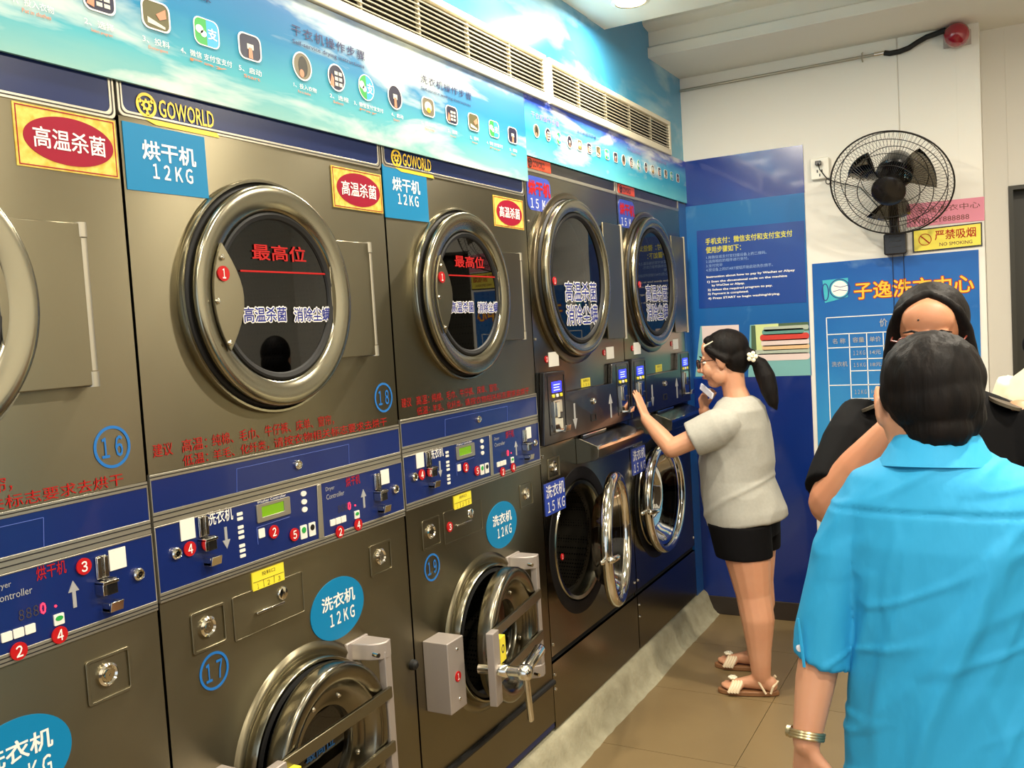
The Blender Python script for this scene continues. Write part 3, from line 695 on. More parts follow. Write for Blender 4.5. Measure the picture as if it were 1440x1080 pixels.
def machine15(y0, label, open_ang, last):
    off = (0, y0, 0); Wd = 0.896 if not last else 0.886; g = 0.003; a, b = g, Wd-g
    root = empty('stacked_washer_dryer', (0, y0, 0.135), label, 'laundry machine', 'fifteen kilogram stacked machines')
    mb = MB(off)
    mb.box(-0.68, -0.012, a, a+0.004, 0.135, 2.31); mb.box(-0.68, -0.012, b-0.004, b, 0.135, 2.31); mb.box(-0.68, -0.012, a, b, 2.306, 2.31); mb.box(-0.68, -0.675, a, b, 0.135, 2.31); mb.box(-0.68, -0.012, a, b, 0.135, 0.14)
    mb.build('cabinet', 'steel_dark', root)
    dc = (0.365, 1.828)
    hole_panel(MB(off), 0.0, a, b, 1.200, 2.214, dc, 0.285).build('dryer_front', 'steel_mirror', root, smooth=False)
    mb = MB(off).frame(rrect(a, b, 2.214, 2.31, 0.01), rrect(a+0.008, b-0.014, 2.227, 2.30, 0.01), -0.012, 0.003)
    t = mb.build('top_fascia', 'silver_trim', root, bevel=0.001)
    MB(off).prism(rrect(a+0.006, b-0.012, 2.225, 2.302, 0.01), -0.01, 0.0).build('black_inlay', 'black_plastic', t, smooth=False)
    bd = MB(off).prism(rrect(0.022, 0.226, 2.224, 2.266, 0.004), 0.0, 0.003).build('badge_plate', 'badge_orange', root, smooth=False)
    lp = logo_plate(bd, off, 0.034, 2.228, 0.034, 'black_plastic', under=False, x=0.0032)
    # capacity sticker
    st = MB(off).prism(rrect(0.020, 0.216, 2.074, 2.200, 0.03), -0.001, 0.0016).build('capacity_sticker', 'sticker_indigo', root, smooth=False)
    lettering(st, 'lettering', [('烘干机', (0.032, 0.210, 2.132, 2.182))], 'red_print', 0.0022, off, bold=0.045, label='red dryer lettering')
    lettering(st, 'lettering', [('15 KG', (0.042, 0.206, 2.082, 2.118))], 'white_print', 0.0022, off)
    # dryer door
    cy, cz = dc
    co = MB(off).lathe([(0.285, -0.005), (0.338, 0.0), (0.338, 0.006), (0.332, 0.010), (0.314, 0.010), (0.310, 0.003), (0.285, 0.003)], (0, cy, cz), n=80).build('door_collar', 'steel_dark', root)
    MB(off).lathe([(0.312, 0.006), (0.308, 0.018), (0.296, 0.020), (0.285, 0.0)], (0, cy, cz), n=72).build('door_seal', 'black_rubber', co)
    door = MB(off).lathe([(0.290, 0.016), (0.306, 0.018), (0.309, 0.022), (0.309, 0.040), (0.306, 0.044), (0.298, 0.0465), (0.284, 0.046), (0.268, 0.041), (0.257, 0.034), (0.252, 0.020), (0.290, 0.016)], (0, cy, cz), n=88).build('dryer_door', 'satin_ring', root, angle=60, label='wide polished dryer door ring')
    MB(off).lathe([(0.258, 0.030), (0.255, 0.038), (0.246, 0.039), (0.238, 0.032), (0.236, 0.024)], (0, cy, cz), n=72).build('glass_gasket', 'black_rubber', door)
    MB(off).lathe([(0.242, 0.028), (0.16, 0.0285), (0.08, 0.029), (0.001, 0.029)], (0, cy, cz), n=64).build('door_glass', 'clear_glass', door, label='dark reflective round glass')
    MB(off).lathe([(0.285, -0.03), (0.268, -0.05), (0.31, -0.08), (0.31, -0.52), (0.001, -0.52)], (0, cy, cz), n=56).build('dryer_drum', 'perforated_drum', root)
    h = MB(off); h.box(0.026, 0.034, 0.640, 0.842, 1.575, 2.070); h.build('hinge_plate', 'steel', door, bevel=0.002)
    hk = MB(off); hk.cyl((0.03, 0.845, 1.570), (0.03, 0.845, 2.074), 0.009); hk.build('hinge_rod', 'silver_trim', door)
    for (bdv, mm, xx) in ((0.06, 'white_print', 0.0305), (0.012, 'ink_blue', 0.0313)):
        for tb_, bx_ in (('高温杀菌', (0.236, 0.540, 1.737, 1.812)), ('消除尘螨', (0.236, 0.540, 1.645, 1.722))):
            t1 = MB(off); addtxt(t1, tb_, bx_, xx, bold=bdv); flat(t1, 'lettering' if bdv < .05 else 'lettering_outline', mm, door)
    disc_number(door, off, 0.108, 1.811, 0.015, '1', 0.0505)
    for (yy, zz) in ((0.018, 2.03), (0.018, 1.60)): MB(off).lathe([(0.006, 0), (0.005, 0.004), (0.0005, 0.005)], (0, yy, zz), n=10).build('screw', 'chrome', root)
    # paper tags with red numerals
    for (p, q, r0) in (((0.119, 0.204), (1.491, 1.546), 0.099), ((0.686, 0.768), (1.488, 1.540), 0.659)):
        white_tag(root, off, p[0], p[1], q[0], q[1], 0.002)
        disc_number(root, off, r0, q[0]+0.030, 0.013, '2', 0.0032)
    # black control housing
    poly = [(a+.002, 1.205), (b-.002, 1.205), (b-.002, 1.468), (0.700, 1.468), (0.694, 1.462), (0.682, 1.384), (0.222, 1.386), (0.214, 1.466), (0.208, 1.472), (0.034, 1.474)]
    cp = MB(off).prism(poly, 0.0, 0.020).build('control_housing', 'black_plastic', root, smooth=False, bevel=0.003, label='black plastic control housing')
    X = 0.0205
    for (y1, y2) in ((0.075, 0.190), (0.755, 0.865)):
        bz = MB(off).frame(rrect(y1-.018, y2+.012, 1.236, 1.462, 0.006), rrect(y1-.014, y2+.008, 1.240, 1.458, 0.005), X-.002, X+.002).build('bezel', 'black_plastic', cp, bevel=0.0008)
        yc = (y1+y2)/2
        sc = MB(off).prism(rrect(yc-.041, yc+.041, 1.395, 1.435, 0.003), X-.002, X+.001).build('screen', 'lcd_blue', cp, smooth=False)
        gg = MB(off)
        for (p, q, z) in ((-.028, .026, 1.4235), (-.028, .02, 1.4135), (-.028, .026, 1.4035)): gg.box(X+.001, X+.0016, yc+p, yc+q, z-.0016, z+.0016)
        gg.build('screen_text', 'lcd_light', sc, smooth=False)
        for dy in (-.034, 0, .034): MB(off).prism(rrect(yc+dy-.008, yc+dy+.008, 1.376, 1.388, 0.003), X-.002, X+.004).build('key', 'sticker_yellow' if dy else 'cream_print', cp, bevel=0.001)
        cm = MB(off); cm.prism(rrect(yc-.040, yc+.030, 1.245, 1.366, 0.006), X-.002, X+.006); cm.prism(rrect(yc-.034, yc-.008, 1.300, 1.360, 0.004), X+.006, X+.014)
        co2 = cm.build('coin_mechanism', 'chrome', cp, bevel=0.0015)
        MB(off).box(X+.004, X+.013, yc-.004, yc+.028, 1.295, 1.318).build('coin_chute', 'black_plastic', co2, bevel=0.002)
        MB(off).prism([(X+.004, 1.244), (X+.030, 1.244), (X+.034, 1.268), (X+.028, 1.268), (X+.022, 1.252), (X+.004, 1.252)], yc-.004, yc+.040, 'xz').build('return_cup', 'chrome', co2, bevel=0.001)
    arrow(cp, off, 0.282, 1.235, 1.337, up=False, x=X+.001, w=0.02)
    arrow(cp, off, 0.655, 1.238, 1.340, up=True, x=X+.001, w=0.02)
    lock_boss(cp, off, 0.470, 1.328, 0.014, X-.001)
    MB(off).frame(rrect(0.440, 0.490, 1.246, 1.276, 0.003), rrect(0.444, 0.486, 1.250, 1.272, 0.002), X-.001, X+.002).build('slot_frame', 'black_rubber', cp)
    ys = MB(off).prism(rrect(0.404, 0.492, 1.389, 1.424, 0.001), -0.001, 0.0022).build('yellow_label', 'sticker_yellow', root, smooth=False)
    lettering(ys, 'lettering', [('1 2 3', (0.418, 0.478, 1.393, 1.403)), ('投料口', (0.420, 0.476, 1.409, 1.420))], 'dark_line', 0.0028, off)
    # washer
    wc = (0.322, 0.785)
    hole_panel(MB(off), 0.0, a, b, 0.412, 1.198, wc, 0.245).build('washer_front', 'steel_mirror', root, smooth=False)
    MB(off).box(-0.03, -0.014, a, b, 0.385, 0.412).build('shadow_gap', 'black_void', root, smooth=False)
    MB(off).box(-0.014, 0.0, a, b, 0.137, 0.385).build('kick_panel', 'steel_mirror', root, smooth=False)
    sc = MB(off)
    for (yy, zz) in ((0.018, 1.165), (0.018, 0.455), (0.875, 0.455), (0.018, 0.285), (0.018, 0.34)): sc.lathe([(0.007, 0), (0.006, 0.004), (0.0005, 0.005)], (0, yy, zz), n=10)
    sc.build('screws', 'chrome', root)['kind'] = 'stuff'
    ho = MB(off).prism([(0, 1.193), (0.006, 1.196), (0.098, 1.160), (0.100, 1.155), (0.096, 1.116), (0.082, 1.105), (0.0, 1.088)], 0.318, 0.822, 'xz').build('soap_hopper', 'steel_mirror', root, smooth=False, bevel=0.002)
    MB(off).prism([(0.092, 1.1635), (0.100, 1.1605), (0.101, 1.150), (0.096, 1.150)], 0.316, 0.824, 'xz').build('hopper_lip', 'chrome', ho, smooth=False)
    MB(off).cyl((0.012, 0.36, 1.197), (0.012, 0.60, 1.197), 0.005, n=8).build('hopper_hinge', 'chrome', ho)
    lock_plate(root, off, 0.058, 0.158, 1.070, 1.150)
    st = MB(off).prism(rrect(0.018, 0.190, 0.940, 1.060, 0.003), -0.001, 0.0036).build('capacity_sticker', 'sticker_indigo', root, smooth=False)
    lettering(st, 'lettering', [('洗衣机', (0.026, 0.184, 1.004, 1.052)), ('15 KG', (0.034, 0.180, 0.950, 0.990))], 'white_print', 0.0042, off, bold=0.01)
    cy, cz = wc
    MB(off).lathe([(0.292, 0.0), (0.290, 0.002), (0.262, 0.0025), (0.245, 0.0), (0.238, -0.02)], (0, cy, cz), n=80).build('painted_reflection_ring', 'reflection_black', root)  # flat black annulus paints in the dark reflection around the tub opening
    MB(off).lathe([(0.246, -0.012), (0.236, 0.002), (0.222, 0.0), (0.214, -0.02), (0.216, -0.05)], (0, cy, cz), n=72).build('tub_ring', 'satin_ring', root)
    MB(off).lathe([(0.216, -0.05), (0.20, -0.06), (0.26, -0.09), (0.26, -0.50), (0.001, -0.50)], (0, cy, cz), n=56).build('washer_drum', 'perforated_drum', root)
    disc_number(root, off, 0.100, 0.770, 0.012, '1', 0.021)
    nx, ny = (0.134, 0.368) if open_ang else (0.045, 0.322)      # the open door stands out from the front on its hinge arm
    xf = Matrix.Translation((nx, ny, 0)) @ Matrix.Rotation(open_ang, 4, 'Z') @ Matrix.Translation((-0.045, -0.322, 0))
    if open_ang:
        MB(off).prism([(0.0, 0.700), (0.012, 0.700), (0.080, 0.640), (0.084, 0.622), (0.070, 0.618), (0.0, 0.680)], 0.745, 0.835, 'xy').build('hinge_arm', 'chrome', root, bevel=0.003)
    D = lambda: MB(off, xf)
    door = D().lathe([(0.226, 0.024), (0.255, 0.024), (0.264, 0.030), (0.268, 0.042), (0.266, 0.056), (0.256, 0.066), (0.244, 0.068), (0.234, 0.062), (0.230, 0.050), (0.230, 0.024)], (0, cy, cz), n=96).build('washer_door', 'chrome', root, angle=60, label='chrome round washer door')
    D().lathe([(0.234, 0.022), (0.205, 0.016), (0.203, 0.030), (0.228, 0.040)], (0, cy, cz), n=72).build('glass_gasket', 'black_rubber', door)
    D().lathe([(0.226, 0.044), (0.210, 0.040), (0.198, 0.020), (0.182, -0.01), (0.168, -0.026), (0.12, -0.036), (0.001, -0.040)], (0, cy, cz), n=64).build('door_glass', 'clear_glass', door, label='deep glass bowl')
    hd = D(); hd.cap((0.036, cy-0.250, cz-0.018), (0.036, cy-0.302, cz-0.018), 0.011, 0.010); hd.cap((0.062, cy-0.262, cz-0.02), (0.080, cy-0.215, cz-0.02), 0.014, 0.012)
    hd.build('door_handle', 'chrome', door)
    hb = MB(off); hb.box(0.0, 0.026, 0.590, 0.636, 0.720, 0.860); hb.cyl((0.026, 0.590, 0.710), (0.026, 0.590, 0.870), 0.009)
    hb.build('hinge_bracket', 'chrome', root, bevel=0.003)
    return root
M20 = machine15(2.969, 'tall polished fifteen kilogram machine with its chrome washer door swung open', 0.23, False)
M21 = machine15(3.868, 'farthest polished fifteen kilogram machine, washer door shut, beside the woman in grey', 0.0, True)
# blue filler between the last machine and the back wall
fp = MB(); fp.box(-0.3, 0.0, 4.758, YB-0.002, 0.13, 2.262); fo = fp.build('trim_3', 'filler_blue', smooth=False); struct(fo)
# ------------------------------------------------------------------ printed banners above the machines
def pictogram(root, kind, y, z, w, h, rnd, x=0.012):
    off = (0, 0, 0)
    sh = (lambda k: circ(y, z, w/2*k, 28, h/2*k)) if rnd else (lambda k: rrect(y-w/2*k, y+w/2*k, z-h/2*k, z+h/2*k, w*0.22*k, 4))
    if kind == 'pay':
        o = MB().frame(sh(1.0), sh(0.93), x, x+0.0008).build('pictogram', 'white_print', root, smooth=False)
        inner = sh(0.92); half = [p if p[0] <= y else (y, p[1]) for p in inner]
        MB().prism(half, x-0.0003, x+0.0006).build('green_half', 'pay_green', o, smooth=False)
        half = [p if p[0] >= y else (y, p[1]) for p in inner]
        MB().prism(half, x-0.0003, x+0.0006).build('blue_half', 'pay_blue', o, smooth=False)
        b = MB(); b.prism(circ(y-w*.28, z+h*.06, w*.15, 18, h*.15), x+.0004, x+.0011); b.prism(circ(y-w*.13, z-h*.07, w*.12, 18, h*.12), x+.0004, x+.0011)
        addtxt(b, '支', (y+w*.05, y+w*.40, z-h*.20, z+h*.20), x+.0009, bold=.02)
        b.build('symbols', 'white_print', o, smooth=False)
        return
    o = MB().frame(sh(1.0), sh(0.90), x, x+0.0012).build('pictogram', 'white_print', root, smooth=False)
    cols = {'load': 'pic_door', 'panel': 'pic_navy', 'soap': 'pic_olive', 'start': 'pic_navy', 'drum': 'pic_door'}
    MB().prism(sh(0.905), x-0.0002, x+0.0006).build('picture', cols[kind], o, smooth=False)
    d = MB(); k = MB()
    if kind == 'load': k.prism(circ(y+w*.04, z, w*.24, 20, h*.36), x+.0004, x+.0010); d.prism(circ(y-w*.05, z-h*.25, w*.12, 12, h*.14), x+.0006, x+.0014)
    if kind == 'drum': k.prism(circ(y, z+h*.02, w*.28, 20, h*.28), x+.0004, x+.0010); d.prism(circ(y+w*.02, z-h*.16, w*.16, 14, h*.14), x+.0006, x+.0014)
    if kind == 'panel':
        for i in (0, 1):
            for j in (0, 1, 2): k.box(x+.0004, x+.0012, y-w*.10+i*w*.24, y+w*.08+i*w*.24, z-h*.30+j*h*.2, z-h*.17+j*h*.2)
        d.prism([(y-w*.40, z-h*.32), (y-w*.18, z-h*.38), (y-w*.16, z-h*.05), (y-w*.28, z+h*.1)], x+.0006, x+.0014)
    if kind == 'soap':
        k.prism([(y-w*.3, z-h*.1), (y+w*.3, z-h*.3), (y+w*.3, z-h*.38), (y-w*.3, z-h*.3)], x+.0004, x+.0010); d.prism([(y+w*.0, z+h*.05), (y+w*.34, z+h*.30), (y+w*.36, z), (y+w*.12, z-h*.12)], x+.0006, x+.0014)
    if kind == 'start':
        k.box(x+.0004, x+.0010, y-w*.12, y+w*.16, z-h*.08, z+h*.12); d.prism([(y-w*.08, z-h*.42), (y+w*.1, z-h*.42), (y+w*.08, z-h*.02), (y-w*.06, z-h*.02)], x+.0006, x+.0014)
    k.build('picture_detail', 'pic_door' if kind in ('load', 'drum') and False else ('pic_light' if kind != 'load' else 'pic_dark'), o, smooth=False)
    d.build('hand', 'pic_skin' if kind != 'drum' else 'pic_amber', o, smooth=False)
for nm, c in (('pay_green', (60,168,80)), ('pay_blue', (60,170,222)), ('pic_door', (120,112,90)), ('pic_navy', (34,34,60)), ('pic_olive', (96,92,60)), ('pic_light', (214,214,200)), ('pic_dark', (46,44,34)), ('pic_skin', (210,140,110)), ('pic_amber', (230,170,40)), ('purple_print', (36,30,84)), ('violet_print', (150,130,200)), ('orange_print', (235,120,30))):
    mat(nm, c, 0.35)
def ban_text(root, body, y0, y1, z0, z1, m, bold=0.0, x=0.0125, sp=1.0, name='lettering'):
    mb = MB(); addtxt(mb, body, (y0, y1, z0, z1), x, bold=bold, spacing=sp); return flat(mb, name, m, root)
B1 = empty('instruction_banner', (0, 0.2, 2.17), 'long pale sky banner with washing and drying steps above the twelve kilogram machines', 'banner')
MB().box(0.004, 0.011, 0.2, 2.984, 2.172, 2.486).build('banner_sheet', 'banner_sky', B1, smooth=False)
steps = [('drum', '1、投入衣物', 'Put in clothes'), ('panel', '2、选择', 'Select program'), ('soap', '3、投料', 'Detergent'), ('pay', '4、微信 支付宝支付', 'Pay'), ('start', '5、启动', 'Start')]
for i, (k, c, e) in enumerate(steps):
    y = (1.078, 1.212, 1.345, 1.480, 1.609)[i]
    pictogram(B1, k, y, 2.321, 0.072, 0.060, False)
    w = (0.078, 0.066, 0.068, 0.145, 0.072)[i]
    ban_text(B1, c, y-w/2-.004, y+w/2-.004, 2.261, 2.275, 'white_print'); ban_text(B1, e, y-w*.36, y+w*.36, 2.249, 2.2565, 'orange_print')
ban_text(B1, '洗衣机操作步骤', 1.20, 1.50, 2.388, 2.412, 'purple_print', 0.0, sp=1.15)
ban_text(B1, '干衣机操作步骤', 1.757, 2.045, 2.388, 2.414, 'purple_print', 0.006, sp=1.25)
ban_text(B1, 'Self-service drying instructions', 1.757, 2.040, 2.364, 2.3775, 'purple_print', 0.0)
for i, (k, c) in enumerate((('load', '1、投入衣物'), ('panel', '2、选程'), ('pay', '3、微信支付宝支付'), ('start', '4、启动'))):
    y = (1.786, 1.917, 2.043, 2.175)[i]; w = (0.072, 0.064, 0.118, 0.046)[i]
    pictogram(B1, k, y, 2.317, 0.069, 0.070, True); ban_text(B1, c, y-w/2, y+w/2+.012, 2.261, 2.273, 'white_print')
    ban_text(B1, ('Put in clothes', 'Select', 'Pay', 'Start')[i], y-w*.3, y+w*.34, 2.250, 2.2565, 'orange_print')
ban_text(B1, '洗衣机操作步骤', 2.314, 2.608, 2.388, 2.413, 'purple_print', 0.0, sp=1.15)
ban_text(B1, 'Self-service washing instructions', 2.314, 2.600, 2.365, 2.377, 'purple_print', 0.0)
for i, (k, c, e) in enumerate(steps):
    y = (2.345, 2.478, 2.611, 2.747, 2.879)[i]; w = (0.080, 0.055, 0.055, 0.11, 0.055)[i]
    pictogram(B1, k, y, 2.320, 0.068, 0.056, False); ban_text(B1, c, y-w/2, y+w/2, 2.263, 2.275, 'white_print'); ban_text(B1, e, y-w*.3, y+w*.34, 2.251, 2.2575, 'orange_print')
B2 = empty('instruction_banner', (0, 2.99, 2.266), 'deeper blue sky banner with tiny pictograms above the fifteen kilogram machines', 'banner')
MB().box(0.004, 0.010, 2.987, YB-0.003, 2.268, 2.492).build('banner_sheet', 'banner_sky_deep', B2, smooth=False)
ban_text(B2, '干衣机操作步骤', 3.035, 3.275, 2.412, 2.435, 'violet_print', 0.012)
ban_text(B2, '洗衣机操作步骤', 3.443, 3.640, 2.418, 2.434, 'purple_print', 0.0)
ban_text(B2, '干衣机操作步骤', 4.00, 4.18, 2.428, 2.443, 'violet_print'); ban_text(B2, '洗衣机操作步骤', 4.33, 4.55, 2.43, 2.445, 'violet_print')
kinds = ['load', 'panel', 'pay', 'start', 'drum', 'panel', 'soap', 'pay', 'start']
for i in range(18):
    y = 3.073 + (4.735-3.073)*i/17; k = kinds[i % 9]
    pictogram(B2, k, y, 2.367 + 0.02*i/17, 0.046, 0.044 if i % 9 > 3 else 0.050, (i % 9) < 4, x=0.011)
# ------------------------------------------------------------------ air grilles
def grille(y0, y1, label):
    r = empty('air_grille', (0, y0, 2.488), label, 'vent', 'ceiling side air grilles')
    MB().box(-0.002, 0.003, y0+.02, y1-.02, 2.505, 2.645).build('duct_back', 'grille_dark', r, smooth=False)
    MB().frame([(y0, 2.488), (y1, 2.488), (y1, 2.662), (y0, 2.662)], [(y0+.024, 2.520), (y1-.024, 2.520), (y1-.024, 2.640), (y0+.024, 2.640)], 0.0, 0.022).build('frame', 'grille_white', r, smooth=False, bevel=0.003)
    sl = MB().prism([(0.004, -0.004), (0.020, -0.0085), (0.021, -0.0065), (0.006, 0.001)], y0+.02, y1-.02, 'xz').mesh('slat', (0, y0, 2.488)) if False else None
    first = None
    for i in range(8):
        z = 2.530 + i*0.0143
        if first is None:
            mb = MB().prism([(0.003, z+0.002), (0.019, z-0.005), (0.020, z-0.002), (0.004, z+0.006)], y0+.022, y1-.022, 'xz'); first = mb.build('slat', 'grille_white', r, smooth=False)
        else:
            o = first.copy(); COL.objects.link(o); o.parent = r; o.location = (0, 0, i*0.0143)
    n = 5
    for i in range(1, n):
        y = y0 + (y1-y0)*i/n; MB().box(0.003, 0.015, y-0.004, y+0.004, 2.52, 2.64).build('divider', 'grille_white', r, smooth=False)
    return r
grille(1.76, 3.172, 'long white louvred air grille nearer the camera, above the pale banner')
grille(3.196, 4.625, 'long white louvred air grille by the far corner, above the deep blue banner')
# ------------------------------------------------------------------ downlights
for i, (lx, ly) in enumerate(LAMPS):
    where = ('by the left wall, over the nearest dryer', 'over the dryer marked 18, by the left wall', 'over the machine marked 19, by the left wall', 'above the gap between the two air grilles', 'at the top edge of the photo by the sky mural',
             'over the middle of the room, behind the camera', 'above the floor facing the dryer marked 16', 'above the person in the blue shirt', 'above the person in the cream shirt')[i]
    r = empty('ceiling_downlight', (lx, ly, CEIL-0.025), 'lit round recessed downlight ' + where, 'lamp', 'ceiling downlights')
    MB().lathe([(0.062, 0.0), (0.078, 0.006), (0.082, 0.020), (0.082, 0.0255), (0.060, 0.0255), (0.060, 0.004)], (lx, ly, CEIL-0.026), (0, 0, 1), 36).build('trim_ring', 'lamp_trim', r)
    MB().lathe([(0.060, 0.010), (0.03, 0.008), (0.001, 0.007)], (lx, ly, CEIL-0.018), (0, 0, 1), 30).build('diffuser', 'lamp_glow', r)

# ------------------------------------------------------------------ back wall
def bw(y=0.004): return YB - y
MP = empty('mural_panel', (0.31, YB, 0.1), 'tall blue mural sheet with payment instructions on the back wall', 'poster')
MB().box(0.0, 0.629, bw(.006), bw(.001), 2.250, 2.492).build('navy_header', 'mural_navy', MP, smooth=False)
MB().box(0.0, 0.627, bw(.006), bw(.001), 1.312, 2.250).build('sky_print', 'back_mural', MP, smooth=False)
MB().box(0.0, 0.624, bw(.006), bw(.001), 0.10, 1.312).build('deep_blue_base', 'mural_deep', MP, smooth=False)
ip = MB().prism([(0.050, 1.693), (0.617, 1.690), (0.622, 2.108), (0.056, 2.114)], bw(.0075), bw(.005), 'xz').build('info_panel', 'info_blue', MP, smooth=False)
def wt(root, rows, m, bold=0.0, y=0.0085, name='lettering'):
    mb = MB()
    for (body, box) in rows: addtxt(mb, body, box, YB-y, 'xz', bold)
    return flat(mb, name, m, root)
mat('yellow_print', (222,214,60), 0.4); mat('pale_print', (150,178,220), 0.4)
wt(ip, [('手机支付：微信支付和支付宝支付', (0.103, 0.560, 2.034, 2.068)), ('使用步骤如下：', (0.103, 0.292, 1.988, 2.022))], 'yellow_print', 0.02)
wt(ip, [('1.用微信或支付宝扫描设备上的二维码。', (0.103, 0.425, 1.957, 1.974)), ('2.选择相应的程序进行支付。', (0.100, 0.330, 1.935, 1.952)), ('3.支付完毕', (0.100, 0.190, 1.912, 1.929)), ('4.按设备上的START按钮开始启动洗衣/烘干。', (0.099, 0.455, 1.889, 1.907))], 'pale_print')
wt(ip, [('Instruction about how to pay by Wechat or Alipay', (0.100, 0.565, 1.852, 1.866)), ('1) Scan the dimensional code on the machine', (0.103, 0.525, 1.826, 1.840)), ('by WeChat or Alipay.', (0.127, 0.303, 1.805, 1.819)), ('2) Select the required program to pay.', (0.103, 0.448, 1.782, 1.796)),
        ('3) Payment is completed.', (0.103, 0.322, 1.760, 1.774)), ('4) Press START to begin washing/drying.', (0.103, 0.485, 1.736, 1.750))], 'white_print', 0.03)
# printed photo of folded towels
for nm, c in (('t_green', (96,150,140)), ('t_grey', (176,186,170)), ('t_red', (206,60,48)), ('t_pink', (226,206,200)), ('t_tan', (226,188,140)), ('t_lime', (206,220,150)), ('t_olive', (70,96,66)), ('t_teal', (120,176,176))): mat(nm, c, 0.5)
ph = MB().prism([(0.300, 1.312), (0.624, 1.312), (0.624, 1.589), (0.322, 1.589)], bw(.0072), bw(.005), 'xz').build('towel_picture', 't_teal', MP, smooth=False)
MB().prism([(0.345, 1.40), (0.60, 1.40), (0.60, 1.589), (0.345, 1.589)], bw(.0078), bw(.006), 'xz').build('picture_ground', 't_lime', ph, smooth=False)
MB().prism([(0.322, 1.395), (0.352, 1.395), (0.350, 1.585), (0.328, 1.585)], bw(.008), bw(.006), 'xz').build('picture_edge', 't_olive', ph, smooth=False)
MB().prism([(0.470, 1.540), (0.624, 1.545), (0.624, 1.589), (0.470, 1.589)], bw(.008), bw(.006), 'xz').build('picture_edge', 't_olive', ph, smooth=False)
def towel(x0, x1, z0, z1, m, r=None):
    r = (z1-z0)*0.45; pts = []
    pl = rrect(x0, x1, z0, z1, r, 4)
    MB().prism([(x, z + 0.004*math.sin(x*22)) for x, z in pl], bw(.0086), bw(.006), 'xz').build('printed_towel', m, ph, smooth=False)
towel(0.352, 0.660-0.036, 1.392, 1.430, 't_pink'); towel(0.340, 0.624, 1.424, 1.450, 't_grey'); towel(0.380, 0.624, 1.446, 1.474, 't_tan'); towel(0.376, 0.624, 1.468, 1.502, 't_pink'); towel(0.372, 0.624, 1.496, 1.532, 't_red'); towel(0.384, 0.60, 1.528, 1.558, 't_green'); towel(0.392, 0.624, 1.548, 1.572, 't_grey')
p2 = MB().prism([(0.010, 1.322), (0.262, 1.322), (0.262, 1.594), (0.052, 1.598)], bw(.0072), bw(.005), 'xz').build('washing_picture', 't_teal', MP, smooth=False)
MB().prism([(0.060, 1.46), (0.262, 1.46), (0.262, 1.594), (0.060, 1.597)], bw(.0078), bw(.006), 'xz').build('picture_ground', 't_pink', p2, smooth=False)
# price poster
PP = empty('price_poster', (1.03, YB, 0.55), 'big blue price list poster with orange shop title behind the woman in black', 'poster')
MB().prism([(0.642, 0.50), (1.405, 0.50), (1.413, 1.886), (0.652, 1.884)], bw(.005), bw(.001), 'xz').build('poster_sheet', 'poster_sky', PP, smooth=False)
for bd, mm, yy in ((0.055, 'red_print', .0062), (0.02, 'orange_bright', .0072)):
    if mm not in MATS: mat(mm, (250,190,50), 0.4)
    mb = MB(); addtxt(mb, '子逸洗衣中心', (0.852, 1.388, 1.688, 1.772), YB-yy, 'xz', bold=bd, box_of=0.02); flat(mb, 'shop_title' if bd < .05 else 'title_outline', mm, PP)
gm = MB()
def hl(x0, x1, z): gm.box(x0, x1, bw(.0066), bw(.0045), z-0.0022, z+0.0022)
def vl(x, z0, z1): gm.box(x-0.0022, x+0.0022, bw(.0066), bw(.0045), z0, z1)
hl(0.712, 1.36, 1.604); hl(0.712, 1.36, 1.518); hl(0.712, 1.36, 1.449); hl(0.820, 1.36, 1.388); hl(0.820, 1.36, 1.328); hl(0.712, 1.36, 1.257); hl(0.820, 1.36, 1.187); hl(0.820, 1.36, 1.117); hl(0.820, 1.36, 1.045); hl(0.712, 1.36, 0.90)
for x in (0.712, 1.36): vl(x, 0.90, 1.604)
for x in (0.819, 0.902, 0.980, 1.12, 1.24): vl(x, 0.90, 1.518)
gm.build('table_lines', 'white_print', PP, smooth=False)
wt(PP, [('价  目  表', (0.965, 1.12, 1.545, 1.585)), ('名 称', (0.738, 0.800, 1.470, 1.496)), ('容量', (0.835, 0.890, 1.472, 1.498)), ('单价', (0.916, 0.968, 1.472, 1.498)), ('程序', (1.02, 1.08, 1.472, 1.498)), ('12KG', (0.836, 0.892, 1.408, 1.430)), ('15KG', (0.836, 0.892, 1.348, 1.368)), ('14元', (0.916, 0.966, 1.408, 1.430)), ('18元', (0.916, 0.966, 1.348, 1.368)),
        ('洗衣机', (0.730, 0.806, 1.352, 1.378)), ('12KG', (0.836, 0.892, 1.210, 1.232)), ('15KG', (0.836, 0.892, 1.140, 1.162)), ('10元', (0.916, 0.966, 1.210, 1.232)), ('烘干机', (0.730, 0.806, 1.075, 1.102))], 'grey_print', 0.012, .0066)
for nm, c in (('teal_print', (60,180,196)),): mat(nm, c, 0.4)
wm = MB().prism([(0.708, 1.680), (0.820, 1.704), (0.824, 1.800), (0.700, 1.796)], bw(.0066), bw(.0045), 'xz').build('machine_drawing', 'teal_print', PP, smooth=False)
MB().prism([(x, z) for x, z in circ(0.782, 1.748, 0.040, 30)], bw(.0074), bw(.006), 'xz').build('drawn_laundry', 'white_print', wm, smooth=False)
dr = MB().frame(circ(0.782, 1.748, 0.050, 30), circ(0.782, 1.748, 0.0455, 30), bw(.0078), bw(.006), 'xz'); dr.frame(circ(0.712, 1.735, 0.018, 24, 0.045), circ(0.712, 1.735, 0.013, 24, 0.040), bw(.0078), bw(.004), 'xz')
